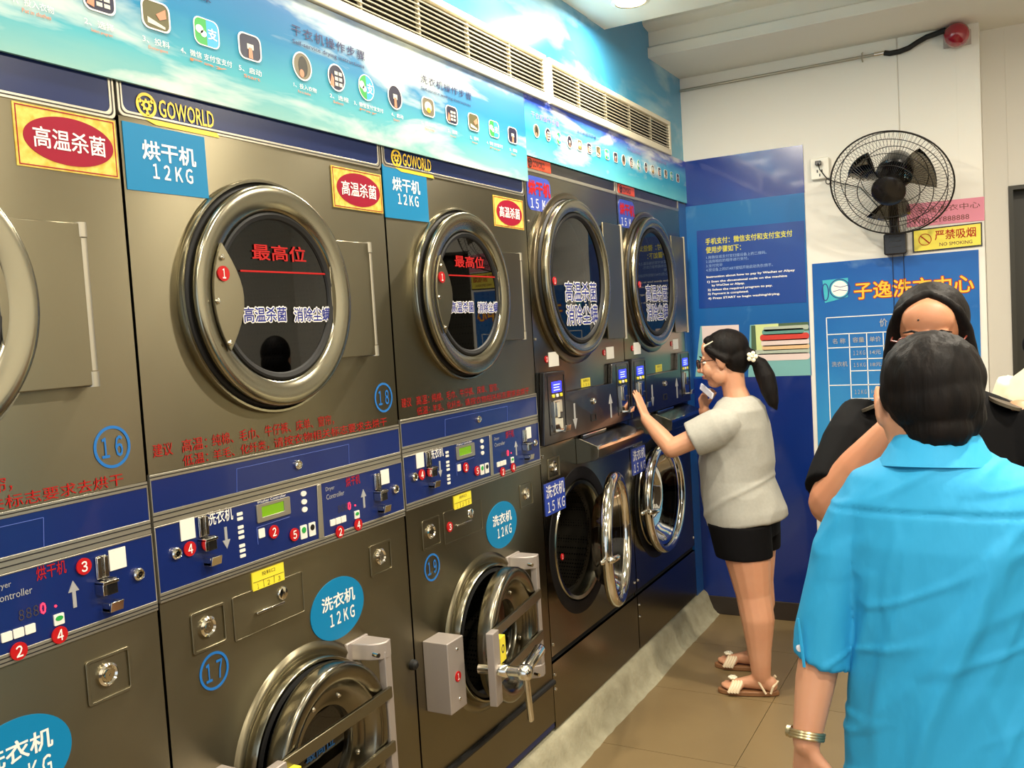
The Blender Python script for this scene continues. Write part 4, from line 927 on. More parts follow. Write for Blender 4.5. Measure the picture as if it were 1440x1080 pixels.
dr.tube([(0.755, bw(.0078), 1.765), (0.785, bw(.0078), 1.755), (0.822, bw(.0078), 1.762)], 0.0015, 5); dr.tube([(0.75, bw(.0078), 1.735), (0.78, bw(.0078), 1.742), (0.818, bw(.0078), 1.735)], 0.0015, 5)
dr.build('drawn_outline', 'ink_blue', wm)
# no smoking sign and pink card
NS = empty('no_smoking_sign', (1.28, YB, 1.897), 'yellow no smoking plate with black border right of the fan mount', 'sign')
MB().prism([(1.129, 1.897), (1.430, 1.902), (1.431, 2.013), (1.129, 2.007)], bw(.009), bw(.001), 'xz').build('plate', 'black_plastic', NS, bevel=0.001)
MB().prism([(1.135, 1.903), (1.424, 1.908), (1.425, 2.007), (1.135, 2.001)], bw(.0098), bw(.006), 'xz').build('yellow_face', 'yellow_sign', NS, smooth=False)
mat('brown_print', (110,50,30), 0.4)
mb = MB(); addtxt(mb, '严禁吸烟', (1.228, 1.404, 1.948, 1.994), bw(.0104), 'xz', 0.015); mb.frame(circ(1.184, 1.955, 0.029, 30), circ(1.184, 1.955, 0.0255, 30), bw(.0104), bw(.009), 'xz')
mb.prism([(1.163, 1.972), (1.167, 1.976), (1.205, 1.938), (1.201, 1.934)], bw(.0104), bw(.009), 'xz'); mb.build('lettering', 'red_print', NS, smooth=False)
wt(NS, [('NO SMOKING', (1.247, 1.388, 1.918, 1.934))], 'brown_print', 0.012, .0104)
PK = empty('pink_card', (1.28, YB, 2.02), 'pink card with shop name and wireless code behind the fan edge', 'sign')
MB().prism([(1.105, 2.022), (1.442, 2.020), (1.444, 2.131), (1.108, 2.134)], bw(.003), bw(.001), 'xz').build('card', 'pink_paper', PK, smooth=False)
wt(PK, [('子逸洗衣中心', (1.150, 1.425, 2.082, 2.112)), ('WIFI:ZY888888', (1.130, 1.378, 2.034, 2.058))], 'brown_print', 0.0, .0036)
# socket
SK = empty('wall_socket', (0.71, YB, 2.305), 'white wall socket with black plug beside the fan', 'socket')
MB().prism(rrect(0.667, 0.756, 2.306, 2.412, 0.006), bw(.028), bw(.001), 'xz').build('socket_box', 'plug_white', SK, bevel=0.003)
sl_ = MB()
for (x, z) in ((0.700, 2.345), (0.722, 2.345), (0.711, 2.325)): sl_.box(x-.003, x+.003, bw(.0295), bw(.026), z-.007, z+.007)
sl_.build('socket_slots', 'black_plastic', SK, smooth=False)['kind'] = 'stuff'
MB().box(0.694, 0.722, bw(.055), bw(.027), 2.372, 2.394).build('plug', 'black_plastic', SK, bevel=0.003)
# ------------------------------------------------------------------ wall fan
FC = Vector((1.066, 4.60, 2.205)); tilt = math.radians(36)
ax = Vector((-0.10, -math.cos(tilt), -math.sin(tilt))).normalized()       # facing the room and down
side = ax.cross(Vector((0, 0, 1))).normalized(); upv = side.cross(ax).normalized()
if upv.z < 0: upv = -upv; side = -side
FAN = empty('wall_fan', (1.055, 4.80, 1.89), 'black wall mounted fan with round wire cage tilted downwards', 'fan')
Rf = 0.268
def P(r, a, h): return FC + ax*h + (side*math.cos(a) + upv*math.sin(a))*r
fmesh = MB()
N = 96
for i in range(N):
    a = 2*PI*i/N; fmesh.tube([P(0.055, a, 0.060), P(0.12, a+.05, 0.066), P(0.19, a+.10, 0.058), P(0.245, a+.13, 0.030), P(Rf, a+.14, 0.0)], 0.0009, 3)
fmesh.build('front_wires', 'black_wire', FAN)['kind'] = 'stuff'
rmesh = MB()
for i in range(72):
    a = 2*PI*i/72; rmesh.tube([P(0.06, a, -0.085), P(0.15, a, -0.082), P(0.235, a, -0.055), P(Rf, a, 0.0)], 0.0009, 3)
rmesh.build('rear_wires', 'black_wire', FAN)['kind'] = 'stuff'
def ring(r, h, t, name): 
    return MB().tube([P(r, 2*PI*i/64, h) for i in range(64)], t, 6, closed=True).build(name, 'black_wire', FAN)
ring(Rf, 0.0, 0.004, 'rim_ring'); ring(0.245, 0.031, 0.002, 'guard_ring'); ring(0.19, 0.059, 0.002, 'guard_ring'); ring(0.135, 0.067, 0.002, 'guard_ring'); ring(0.235, -0.055, 0.002, 'guard_ring'); ring(0.15, -0.083, 0.002, 'guard_ring'); ring(0.055, 0.061, 0.003, 'guard_ring')
MB().lathe([(0.001, 0.078), (0.055, 0.074), (0.074, 0.064), (0.076, 0.056), (0.001, 0.054)], FC, ax, 36).build('centre_badge', 'black_plastic', FAN)
MB().lathe([(0.001, -0.225), (0.045, -0.220), (0.070, -0.195), (0.080, -0.150), (0.082, -0.095), (0.072, -0.086), (0.001, -0.086)], FC, ax, 30).build('motor_housing', 'black_plastic', FAN)
MB().cyl(FC + ax*-0.09, FC + ax*0.035, 0.028).build('blade_hub', 'black_plastic', FAN)
glass_mat('blade_grey', (176,172,164), 1.35)
for k in range(3):
    a0 = 0.5 + k*2*PI/3; vs = []; nr, na = 8, 7
    for i in range(nr):
        r = 0.028 + 0.170*i/(nr-1); wdt = 0.42 + 0.62*math.sin(min(1, i/(nr-1)*1.1)*PI*0.62)
        for j in range(na):
            t = j/(na-1)-.5; vs.append(P(r, a0 + t*wdt + 0.25*i/(nr-1), -0.01 + t*0.055))
    fs = [(i*na+j, i*na+j+1, (i+1)*na+j+1, (i+1)*na+j) for i in range(nr-1) for j in range(na-1)]
    b = MB().add(vs, fs).build('fan_blade', 'blade_grey', FAN); so = b.modifiers.new('s', 'SOLIDIFY'); so.thickness = 0.002
mt = MB(); mt.prism(rrect(1.005, 1.108, 1.892, 1.995, 0.010), 4.80, YB-0.001, 'xz'); mt.build('wall_bracket', 'black_plastic', FAN, bevel=0.006)
sl2 = MB()
for z in (1.93, 1.955, 1.978): sl2.box(1.03, 1.083, 4.797, 4.801, z-.002, z+.002)
sl2.build('switch_row', 'dark_line', FAN, smooth=False)
mc = FC + ax*-0.16
MB().tube([(1.055, 4.83, 1.985), (1.055, 4.80, 2.06), tuple((Vector((1.056, 4.78, 2.13)))), tuple(mc)], [0.026, 0.024, 0.022, 0.030], 12).build('support_arm', 'black_plastic', FAN)
for x in (1.036, 1.086): MB().tube([(x, YB-0.012, 1.895), (x, YB-0.010, 1.75), (x-.002, YB-0.010, 1.55 if x < 1.05 else 1.66)], 0.0015, 6).build('pull_cord', 'black_wire', FAN)
cp_ = [(0.708, YB-.055, 2.383), (0.715, YB-.05, 2.35), (0.735, YB-.04, 2.318), (0.752, YB-.035, 2.296)]
cb = MB().tube(cp_, 0.0028, 6)
cb.tube([(0.752+0.012*math.cos(t), YB-.035, 2.288+0.014*math.sin(t)) for t in [i*2*PI/14 for i in range(14)]], 0.0026, 6, closed=True); cb.tube([(0.752, YB-.035, 2.296), (0.80, YB-.03, 2.275), (0.90, YB-.02, 2.24), (0.99, YB-.03, 2.12), (1.04, YB-.05, 2.0)], 0.0028, 6)
cbo = cb.build('power_cord', 'black_wire'); tag(cbo, 'thin black cord looping from the wall socket to the fan', 'cord')
# ------------------------------------------------------------------ conduit, cable, alarm
CD = empty('metal_conduit', (0.5, YB-.012, 2.872), 'thin metal conduit pipe running under the ceiling beam', 'pipe')
MB().cyl((0.002, YB-.012, 2.870), (1.032, YB-.012, 2.873), 0.0075, n=12).build('pipe', 'silver_trim', CD)
MB().cyl((0.985, YB-.012, 2.873), (1.034, YB-.012, 2.873), 0.011, n=12).build('coupling', 'chrome', CD)
MB().tube([(0.93, YB-.001, 2.895), (0.93, YB-.02, 2.888), (0.93, YB-.022, 2.86), (0.93, YB-.001, 2.852)], 0.004, 6).build('pipe_clip', 'silver_trim', CD)
cbl = MB().tube([(1.032, YB-.014, 2.872), (1.055, YB-.018, 2.864), (1.10, YB-.02, 2.864), (1.142, YB-.02, 2.873), (1.18, YB-.02, 2.892), (1.22, YB-.02, 2.908), (1.26, YB-.022, 2.914), (1.305, YB-.03, 2.922)], 0.0125, 12).build('flexible_cable', 'black_rubber')
tag(cbl, 'thick black flexible cable between the conduit and the red alarm', 'cable')
AL = empty('alarm_beacon', (1.352, YB, 2.84), 'round red alarm beacon on a grey bracket near the ceiling', 'alarm')
MB().prism(rrect(1.290, 1.408, 2.842, 2.912, 0.002), bw(.006), bw(.001), 'xz').build('bracket', 'grey_bracket', AL, bevel=0.001)
aa = Vector((0.0, -1.0, -0.10)).normalized()
MB().lathe([(0.001, 0.0), (0.054, 0.002), (0.056, 0.02), (0.057, 0.032), (0.050, 0.036)], (1.350, YB-.006, 2.888), aa, 36).build('beacon_base', 'silver_trim', AL)
MB().lathe([(0.056, 0.030), (0.057, 0.050), (0.052, 0.078), (0.038, 0.100), (0.018, 0.112), (0.001, 0.115)], (1.350, YB-.006, 2.888), aa, 36).build('red_dome', 'alarm_red', AL, label='glossy red dome')
# ------------------------------------------------------------------ people
from mathutils import noise as mnoise
mat('skin', (214,160,126), 0.5, sss=0.15, noise=((9,9,9), (204,144,110), 0.6))
mat('skin_tan', (200,140,104), 0.5, sss=0.15, noise=((9,9,9), (188,124,90), 0.6))
mat('hair_black', (11,9,9), 0.6, spec=0.16, bump=((160,160,14), 0.5, 0.003), noise=((40,40,8), (22,16,13), 0.4))
mat('lips', (176,84,78), 0.4); mat('eye_white', (232,228,220), 0.2); mat('iris', (30,20,16), 0.15)
mat('tee_grey', (176,174,164), 0.85, bump=((14,14,8), 0.10, 0.005), noise=((90,90,90), (168,166,156), 0.5))
mat('shorts_black', (9,8,10), 0.85, spec=0.15, bump=((14,14,8), 0.2, 0.005))
mat('shirt_blue', (42,164,214), 0.7, bump=((22,14,9), 0.35, 0.01), noise=((3,3,2), (36,154,208), 0.7))
mat('top_black', (9,8,9), 0.85, spec=0.15, bump=((14,14,8), 0.2, 0.005)); mat('sheer_panel', (80,70,54), 0.6)
mat('cream_cloth', (236,228,196), 0.8, bump=((12,12,8), 0.4, 0.008))
mat('trousers_dark', (40,40,48), 0.8); mat('sandal_cream', (236,216,182), 0.45); mat('sandal_sole', (140,96,60), 0.6)
mat('frame_dark', (28,20,24), 0.25); mat('frame_red', (120,50,36), 0.3); mat('phone_white', (240,240,246), 0.15, coat=0.5); mat('watch_metal', (190,176,140), 0.3, 0.9); mat('pearl', (244,236,210), 0.25, coat=0.5)
def hframe(C, F, U, s):
    F = Vector(F).normalized(); U = Vector(U); U = (U - F*U.dot(F)).normalized(); R = F.cross(U); C = Vector(C)
    return (lambda a, b, c: C + (R*a + F*b + U*c)*s), Matrix((R, F, U)).transposed(), R, F, U
def head_skin(mb, C, F, U, s=1.0, ears=True):
    P, rot, R, F, U = hframe(C, F, U, s)
    e = lambda c, r, q=None: mb.ell(P(*c), [x*s for x in r], rot if q is None else rot @ q, 24, 16)
    e((0, -.012, .035), (.073, .092, .080)); e((0, .020, -.028), (.060, .066, .078)); e((0, .048, -.086), (.032, .032, .026)); e((0, .052, .048), (.056, .030, .044))
    for k in (-1, 1):
        e((k*.034, .056, -.034), (.028, .028, .032)); e((k*.050, .015, -.062), (.018, .034, .034)); e((k*.030, .072, .018), (.020, .012, .007))
        if ears:
            e((k*.073, -.008, -.008), (.010, .019, .030)); e((k*.076, -.002, .004), (.007, .016, .018))
        e((k*.012, .094, -.036), (.008, .009, .007))
    mb.chain([P(0, .082, .018), P(0, .094, -.010), P(0, .107, -.030)], [.008*s, .0095*s, .0115*s])
    mb.ell(P(0, .082, -.060), (.026*s, .014*s, .012*s), rot); mb.ell(P(0, .072, -.048), (.026*s, .018*s, .016*s), rot)
    return P, rot
def face_parts(body, P, rot, s, brows=True, eye_closed=0.5):
    for k in (-1, 1):
        e = MB().ell(P(k*.031, .070, .000), (.0135*s, .010*s, .0085*s*eye_closed*1.6), rot, 16, 10).build('eye', 'eye_white', body)
        MB().ell(P(k*.031, .0775, .000), (.006*s, .0035*s, .0058*s), rot, 12, 8).build('iris', 'iris', e)
        if brows: MB().tube([P(k*.014, .087, .0235), P(k*.030, .087, .028), P(k*.050, .072, .022)], [.0026*s, .0030*s, .0012*s], 6).build('eyebrow', 'hair_black', body)
    m = MB().ell(P(0, .0925, -.057), (.021*s, .008*s, .0042*s), rot, 16, 8); m.ell(P(0, .0915, -.065), (.018*s, .008*s, .005*s), rot, 16, 8)
    m.build('lips', 'lips', body)
def spectacles(person, P, s, m, label=None):
    mb = MB()
    for k in (-1, 1):
        pts = [P(k*(.033 + .026*math.copysign(abs(math.cos(t))**.6, math.cos(t))), .100 - .012*abs(math.cos(t))*.3, -.002 + .018*math.copysign(abs(math.sin(t))**.7, math.sin(t))) for t in [2*PI*i/28 for i in range(28)]]
        mb.tube(pts, .0018*s, 6, closed=True); mb.tube([P(k*.059, .096, .006), P(k*.074, .080, .006), P(k*.079, .0, .006), P(k*.080, -.012, -.006)], .0018*s, 6)
    mb.tube([P(-.008, .100, .002), P(0, .104, .005), P(.008, .100, .002)], .0016*s, 6)
    f = mb.build('glasses', m, person)
    ln = MB()
    for k in (-1, 1): ln.loft([(P(k*.033, .0985, -.002), .0255*s, .0175*s, P(1, 0, 0)-P(0, 0, 0), P(0, 0, 1)-P(0, 0, 0), .75), (P(k*.033, .0995, -.002), .0255*s, .0175*s, P(1, 0, 0)-P(0, 0, 0), P(0, 0, 1)-P(0, 0, 0), .75)], 24)
    ln.build('lenses', 'lens', f)
def hand(mb, Wp, D, Np, thumb, curl=(0.15, 0.2, 0.15), spread=0.06, s=1.0, tcurl=0.2):
    """thumb = +1/-1: which way along D x Np the thumb lies"""
    Wp = Vector(Wp); D = Vector(D).normalized(); Np = Vector(Np); Np = (Np - D*Np.dot(D)).normalized(); X = D.cross(Np)*thumb
    lens = (.044, .048, .045, .036); offs = (.030, .010, -.010, -.028)
    for i in range(4):
        k = Wp + D*(.085 - .004*abs(i-1.3))*s + X*offs[i]*s
        mb.cap(Wp + D*.008*s + X*offs[i]*.55*s, k, .0135*s, .0108*s)
        d = (D + X*(spread*(1.5-i))).normalized(); p = k; r = .0092 - .0006*abs(i-1)
        for j, (f, c) in enumerate(zip((1.0, .62, .50), curl)):
            ax = d.cross(Np).normalized(); q = Matrix.Rotation(c, 3, ax); d = q @ d; n2 = q @ Np; Np2 = n2
            e = p + d*lens[i]*f*s; mb.cap(p, e, r*s, (r-.0009)*s); p = e; r -= .0009
    b = Wp + D*.022*s + X*.022*s; d = (D*.62 + X*.75 + Np*.25).normalized(); m1 = b + d*.038*s
    mb.cap(b, m1, .0145*s, .0115*s); d = (d + D*.55 + Np*tcurl).normalized(); m2 = m1 + d*.030*s; mb.cap(m1, m2, .0112*s, .0098*s)
    d = (d + D*.3 + Np*tcurl*.6).normalized(); mb.cap(m2, m2 + d*.024*s, .0098*s, .0078*s)
    return X
def foot(mb, A, D, s=1.0, L=.225):
    A = Vector(A); D = Vector(D).normalized(); X = Vector((-D.y, D.x, 0))
    heel = Vector((A.x, A.y, 0)) - D*.035*s
    mb.cap(A, heel + Vector((0, 0, .045)), .032*s, .030*s); mb.cap(heel + Vector((0, 0, .052)), heel + D*.10*s + Vector((0, 0, .052)), .030*s, .026*s)
    mb.cap(A + D*.01 - Vector((0, 0, .01)), heel + D*.15*s + Vector((0, 0, .042)), .030*s, .020*s)
    for i, (o, f) in enumerate(((-.026, .92), (-.010, .99), (.004, .97), (.017, .93), (.029, .87))):
        mb.cap(heel + D*.13*s + X*o*.9*s + Vector((0, 0, .038)), heel + D*(L-.035)*f*s + X*o*s + Vector((0, 0, .034)), .014*s, (.010 if i else .0125)*s)
def folds(amp, sx=7, sz=3, seed=0, extra=None):
    def f(c):
        p = Vector((c.x*sx+seed, c.y*sx, c.z*sz)); n = mnoise.noise(p); n2 = mnoise.noise(p*2.3 + Vector((3, 1, 7)))
        v = amp*(1.0-2.2*abs(n)) + amp*.35*n2
        return v + (extra(c) if extra else 0)
    return f
def E2(c, a, b, pw=1.0, A=(1, 0, 0), B=(0, 1, 0)): return (c, a, b, A, B, pw)

# ---- woman in grey T-shirt at the farthest machines
PW = empty('person', (0.47, 4.0, 0.0), 'woman in grey T-shirt and black shorts touching the farthest machine, phone at her chin', 'person')
C = Vector((0.412, 4.0, 1.452)); F = Vector((-0.99, -0.03, -0.13)); s = 1.06
mb = MB(); P, rot = head_skin(mb, C, F, (0, 0, 1), s)
mb.chain([P(0, -.03, -.03), (0.455, 4.0, 1.32), (0.475, 4.0, 1.25)], [.052, .052, .062])
mb.loft([E2((.47, 4.0, 1.27), .055, .075), E2((.47, 4.0, 1.22), .085, .15), E2((.465, 4.0, 1.12), .105, .165), E2((.46, 4.0, 1.0), .12, .155), E2((.455, 4.0, .90), .11, .145), E2((.47, 4.0, .78), .115, .155), E2((.475, 4.0, .68), .115, .155)], 32)
# left (near) arm reaching to the machine
SH = Vector((.465, 3.845, 1.185)); EL = Vector((.232, 3.775, 1.085)); WR = Vector((.088, 3.862, 1.205))
mb.chain([SH, EL], [.052, .042]); mb.chain([EL, (EL*.55 + WR*.45), WR], [.041, .038, .026])
hd_dir = Vector((.040, 3.905, 1.30)) - WR
hand(mb, WR, hd_dir, (-1, 0.25, -0.1), -1, curl=(.02, .06, .05), spread=.03, s=.86)
# right arm folded up to the chin
SR = Vector((.465, 4.155, 1.185)); ER = Vector((.33, 4.21, 1.02)); WRr = Vector((.285, 4.10, 1.215))
mb.chain([SR, ER], [.052, .042]); mb.chain([ER, ER*.5+WRr*.5, WRr], [.041, .037, .026])
hand(mb, WRr, (.02, -.25, 1), (0.9, -.35, .0), 1, curl=(.55, .9, .7), spread=.02, s=.82, tcurl=.5)
# legs
mb.chain([(.475, 3.905, .74), (.51, 3.895, .58), (.528, 3.888, .43), (.545, 3.878, .33), (.548, 3.872, .20), (.552, 3.868, .085)], [.090, .096, .074, .072, .052, .040])
mb.chain([(.475, 4.095, .74), (.49, 4.10, .58), (.492, 4.11, .43), (.495, 4.118, .33), (.478, 4.13, .20), (.462, 4.138, .085)], [.090, .094, .072, .070, .051, .039])
foot(mb, (.555, 3.868, .075), (-1, -.20, 0), 1.0, .24); foot(mb, (.462, 4.138, .075), (-1, -.12, 0), 1.0, .24)
bodyW = remesh(mb, 'body', 'skin', PW, 0.0048, 4)
face_parts(bodyW, P, rot, s); spectacles(PW, P, s, 'frame_dark')
# hair: cap, pulled back to a ponytail
hm = MB(); hm.ell(P(0, -.022, .044), (.083*s, .094*s, .082*s), rot, 30, 18); hm.ell(P(0, -.055, .000), (.070*s, .060*s, .075*s), rot, 24, 14); hm.ell(P(0, -.03, .03), (.081*s, .07*s, .06*s), rot, 24, 14)
hm.ell(P(0, .038, .088), (.050*s, .030*s, .022*s), rot)
for k in (-1, 1): hm.chain([P(k*.062, .040, .055), P(k*.074, .010, .030), P(k*.074, -.03, .00)], [.018, .016, .02])
hm.chain([P(0, -.085, .01), P(0, -.120, .005)], [.05, .022])
hm.chain([(.545, 4.0, 1.452), (.575, 4.0, 1.42), (.597, 3.995, 1.37), (.612, 3.99, 1.31), (.625, 3.985, 1.262), (.640, 3.98, 1.232)], [.020, .036, .042, .038, .026, .008])
remesh(hm, 'hair', 'hair_black', PW, 0.005, 5, disp=lambda c: .0016*mnoise.noise(Vector((c.x*60, c.y*60, c.z*14))))
fl_ = MB(); tq = Vector((.553, 3.955, 1.462))
for k in range(5): fl_.ell(tq + Vector((.015*math.cos(k*1.257), -.004, .015*math.sin(k*1.257))), (.010, .005, .010))
fl_.ell(tq + Vector((0, -.008, 0)), (.006, .006, .006)); fl_.build('flower_hair_tie', 'pearl', PW)
MB().tube([P(-.075, .050, .068), P(-.081, .030, .074), P(-.083, .008, .082)], [.004, .003, .0025], 6).build('hair_clip', 'pearl', PW)
# T-shirt
tb = MB()
tb.loft([E2((.475, 4.0, 1.285), .062, .080), E2((.472, 4.0, 1.266), .090, .125), E2((.470, 4.0, 1.232), .112, .180), E2((.465, 4.0, 1.16), .132, .192), E2((.458, 4.0, 1.08), .150, .178), E2((.452, 4.0, 1.0), .162, .176), E2((.452, 4.0, .93), .156, .178), E2((.466, 4.0, .86), .170, .188), E2((.482, 4.0, .80), .176, .196), E2((.487, 4.0, .765), .172, .196)], 44)
for (a, b_) in ((SH, EL), (SR, ER)):
    d = (b_-a).normalized(); tb.loft([(a - d*.045, .040, .045, Vector((0, 1, 0)) if False else d.orthogonal().normalized(), d.cross(d.orthogonal().normalized()), 1), (a + d*.0, .068, .074, d.orthogonal().normalized(), d.cross(d.orthogonal().normalized()), 1), (a + d*.05, .081, .083, d.orthogonal().normalized(), d.cross(d.orthogonal().normalized()), 1), (a + d*.10, .080, .078, d.orthogonal().normalized(), d.cross(d.orthogonal().normalized()), 1), (a + d*.168, .076, .072, d.orthogonal().normalized(), d.cross(d.orthogonal().normalized()), 1)], 28)
def tee_extra(c): 
    t = (c.z - .86) - (c.x-.45)*.5
    return .006*math.exp(-(t/.012)**2)*(1 if c.z < 1.0 else 0)
tee = remesh(tb, 'shirt', 'tee_grey', PW, 0.0055, 3, disp=folds(.0055, 8, 5, 2.0, tee_extra), label='loose grey T-shirt')
# slant the hem: lower at the front
for v in tee.data.vertices:
    wz = v.co.z
    if wz < .86: v.co.z = wz - (.86-wz)/.095*max(-.015, min(.045, (.17 - (v.co.x))*.10 + .012))
sb = MB()
sb.loft([E2((.478, 4.0, .84), .125, .17), E2((.475, 4.0, .74), .148, .188), E2((.475, 4.0, .68), .145, .19)], 36)
for (p0, p1) in (((.475, 3.905, .74), (.494, 3.896, .598)), ((.475, 4.095, .74), (.484, 4.10, .590))):
    sb.loft([E2(p0, .135, .105), E2(((p0[0]+p1[0])/2, p0[1], .66), .128, .108), E2(p1, .120, .104)], 30)
remesh(sb, 'shorts', 'shorts_black', PW, 0.0055, 2, disp=folds(.003, 9, 5, 4.0))
ph_ = Matrix.Rotation(0.0, 3, 'Z')
phn = MB(); a = Vector((.292, 4.045, 1.333)); b_ = Vector((.368, 3.965, 1.292)); dd_ = (b_-a).normalized(); up_ = Vector((.35, -.2, .9)); up_ = (up_ - dd_*up_.dot(dd_)).normalized(); nn_ = dd_.cross(up_)
vs = [];
for i, c_ in enumerate((a, b_)):
    for (u_, w_) in ((-.5, -1), (.5, -1), (.5, 1), (-.5, 1)): vs.append(c_ + up_*u_*.030 + nn_*w_*.0045)
phn.add(vs, [(0,1,2,3), (7,6,5,4), (0,1,5,4), (1,2,6,5), (2,3,7,6), (3,0,4,7)])
pho = phn.build('phone', 'phone_white', None, bevel=0.003); tag(pho, 'small white phone held at the chin of the woman in grey', 'phone')
# sandals
for (A, D, nm) in (((.555, 3.868), (-1, -.20), 0), ((.462, 4.138), (-1, -.12), 1)):
    D = Vector((*D, 0)).normalized(); X = Vector((-D.y, D.x, 0)); A = Vector((*A, 0)) - D*.035; out = []
    for i in range(28):
        t = 2*PI*i/28; l = math.cos(t); w = math.sin(t); out.append(A + D*(.095 + .130*l) + X*w*(.036 + .008*l))
    n = len(out)
    so = MB().add([p + Vector((0, 0, .001)) for p in out] + [p + Vector((0, 0, .022)) for p in out], [tuple(range(n)), tuple(range(2*n-1, n-1, -1))] + [(i, (i+1) % n, n+(i+1) % n, n+i) for i in range(n)])
    sd = so.build('sandal', 'sandal_sole', PW, bevel=0.004)
    st = MB()
    def arch(b, w, h, r, sk=0):
        return [A + D*(b + sk*math.sin(PI*i/10)) + X*(-w*math.cos(PI*i/10)) + Vector((0, 0, .018 + h*math.sin(PI*i/10))) for i in range(11)]
    for k, b in enumerate((.140, .152, .164, .176)): st.tube(arch(b, .044, .042 - .002*k, .008, -.02), .0075, 8)
    st.tube(arch(.020, .036, .078, .005, .045), .005, 8); st.tube([A + X*-.035 + Vector((0, 0, .02)), A + X*-.036 - D*.01 + Vector((0, 0, .05)), A - D*.030 + Vector((0, 0, .062)), A + X*.036 - D*.01 + Vector((0, 0, .05)), A + X*.035 + Vector((0, 0, .02))], .005, 8)
    st.tube([A + X*-.038 + D*.018 + Vector((0, 0, .018)), A + X*-.040 + D*.0 + Vector((0, 0, .05)), A + X*-.036 - D*.02 + Vector((0, 0, .072))], .007, 8)
    st.build('straps', 'sandal_cream', sd)
    fw = MB(); fc = A + D*.160 - X*.012 + Vector((0, 0, .066))
    for k in range(6): fw.ell(fc + D*.012*math.cos(k*1.05) + X*.012*math.sin(k*1.05), (.009, .009, .006))
    fw.ell(fc + Vector((0, 0, .005)), (.006, .006, .005)); fw.build('flower', 'pearl', sd)

# ---- person in the bright blue shirt, from behind
PB = empty('person', (1.41, 1.78, 0.0), 'person in bright blue shirt with short black hair, seen from behind in front', 'person')
C = Vector((1.402, 1.80, 1.478)); F = Vector((.10, .99, -.10)); s = .97
mb = MB(); P, rot = head_skin(mb, C, F, (0, 0, 1), s)
mb.ell(P(-.087, -.030, -.030), (.010*s, .018*s, .030*s), rot); mb.ell(P(-.060, -.015, -.058), (.024, .030, .040), rot); mb.chain([P(-.058, -.020, -.06), (1.352, 1.775, 1.385)], [.022, .026])
mb.chain([P(-.010, -.015, -.03), (1.390, 1.785, 1.39), (1.402, 1.78, 1.33)], [.060, .058, .065])
mb.loft([E2((1.41, 1.78, 1.35), .06, .06), E2((1.41, 1.78, 1.30), .145, .075), E2((1.41, 1.78, 1.2), .165, .095), E2((1.41, 1.78, 1.05), .145, .095), E2((1.41, 1.78, .92), .15, .10), E2((1.41, 1.78, .80), .17, .11), E2((1.41, 1.78, .70), .16, .11)], 32)
SL = Vector((1.262, 1.775, 1.268)); EL2 = Vector((1.203, 1.752, 1.03)); WL2 = Vector((1.172, 1.705, .838))
mb.chain([SL + Vector((.010, 0, -.010)), EL2], [.046, .040]); mb.chain([EL2, Vector((1.187, 1.735, .945)), WL2], [.039, .037, .026])
hand(mb, WL2, (-.02, .05, -1), (.55, .80, .0), 1, curl=(.35, .5, .4), spread=.03, s=.92)
SR2 = Vector((1.558, 1.785, 1.268)); ER2 = Vector((1.612, 1.78, 1.02)); WR2 = Vector((1.60, 1.86, .82))
mb.chain([SR2 + Vector((-.012, 0, -.012)), ER2], [.044, .040]); mb.chain([ER2, WR2], [.039, .026]); hand(mb, WR2, (0, .1, -1), (-.9, .3, 0), -1, curl=(.35, .5, .4), s=.92)
mb.chain([(1.33, 1.78, .80), (1.33, 1.79, .44), (1.32, 1.77, .08)], [.09, .06, .038]); mb.chain([(1.49, 1.78, .80), (1.49, 1.79, .44), (1.50, 1.77, .08)], [.09, .06, .038])
foot(mb, (1.32, 1.77, .075), (-.1, 1, 0)); foot(mb, (1.50, 1.77, .075), (.1, 1, 0))
bodyB = remesh(mb, 'body', 'skin', PB, 0.0048, 4)
face_parts(bodyB, P, rot, s)
hm = MB(); hm.ell(P(0, -.012, .030), (.090*s, .102*s, .088*s), rot, 30, 18); hm.ell(P(.006, -.034, -.006), (.084*s, .078*s, .072*s), rot, 28, 16); hm.ell(P(.016, -.052, -.062), (.058*s, .046*s, .042*s), rot, 24, 14)
hm.ell(P(.056, -.015, -.038), (.034*s, .05*s, .045*s), rot)
hm.ell(P(-.062, -.036, .004), (.026*s, .040*s, .040*s), rot); hm.ell(P(0, .045, .075), (.06*s, .04*s, .03*s), rot)
remesh(hm, 'hair', 'hair_black', PB, 0.005, 5, disp=lambda c: .0030*mnoise.noise(Vector((c.x*45, c.y*45, c.z*7))) + .0022*mnoise.noise(Vector((c.x*110, c.y*110, c.z*12))))
tb = MB()
tb.loft([E2((1.405, 1.785, 1.398), .062, .062), E2((1.405, 1.782, 1.378), .072, .070), E2((1.41, 1.78, 1.360), .105, .080), E2((1.412, 1.78, 1.335), .148, .092), E2((1.412, 1.78, 1.290), .178, .108), E2((1.412, 1.78, 1.22), .182, .120), E2((1.412, 1.78, 1.12), .170, .122), E2((1.415, 1.78, 1.0), .166, .122), E2((1.418, 1.78, .90), .174, .128), E2((1.418, 1.78, .80), .186, .134), E2((1.418, 1.78, .70), .196, .138), E2((1.418, 1.78, .66), .196, .138)], 56)
AX, BX = Vector((1, 0, .15)).normalized(), Vector((0, 1, 0))
tb.loft([(SL + Vector((.01, 0, .025)), .050, .062, AX, BX, 1), ((1.243, 1.772, 1.215), .058, .068, AX, BX, 1), ((1.222, 1.765, 1.12), .056, .064, AX, BX, 1), ((1.206, 1.757, 1.04), .053, .060, AX, BX, 1), ((1.199, 1.752, .985), .052, .058, Vector((1, 0, -.28)).normalized(), BX, 1)], 36)
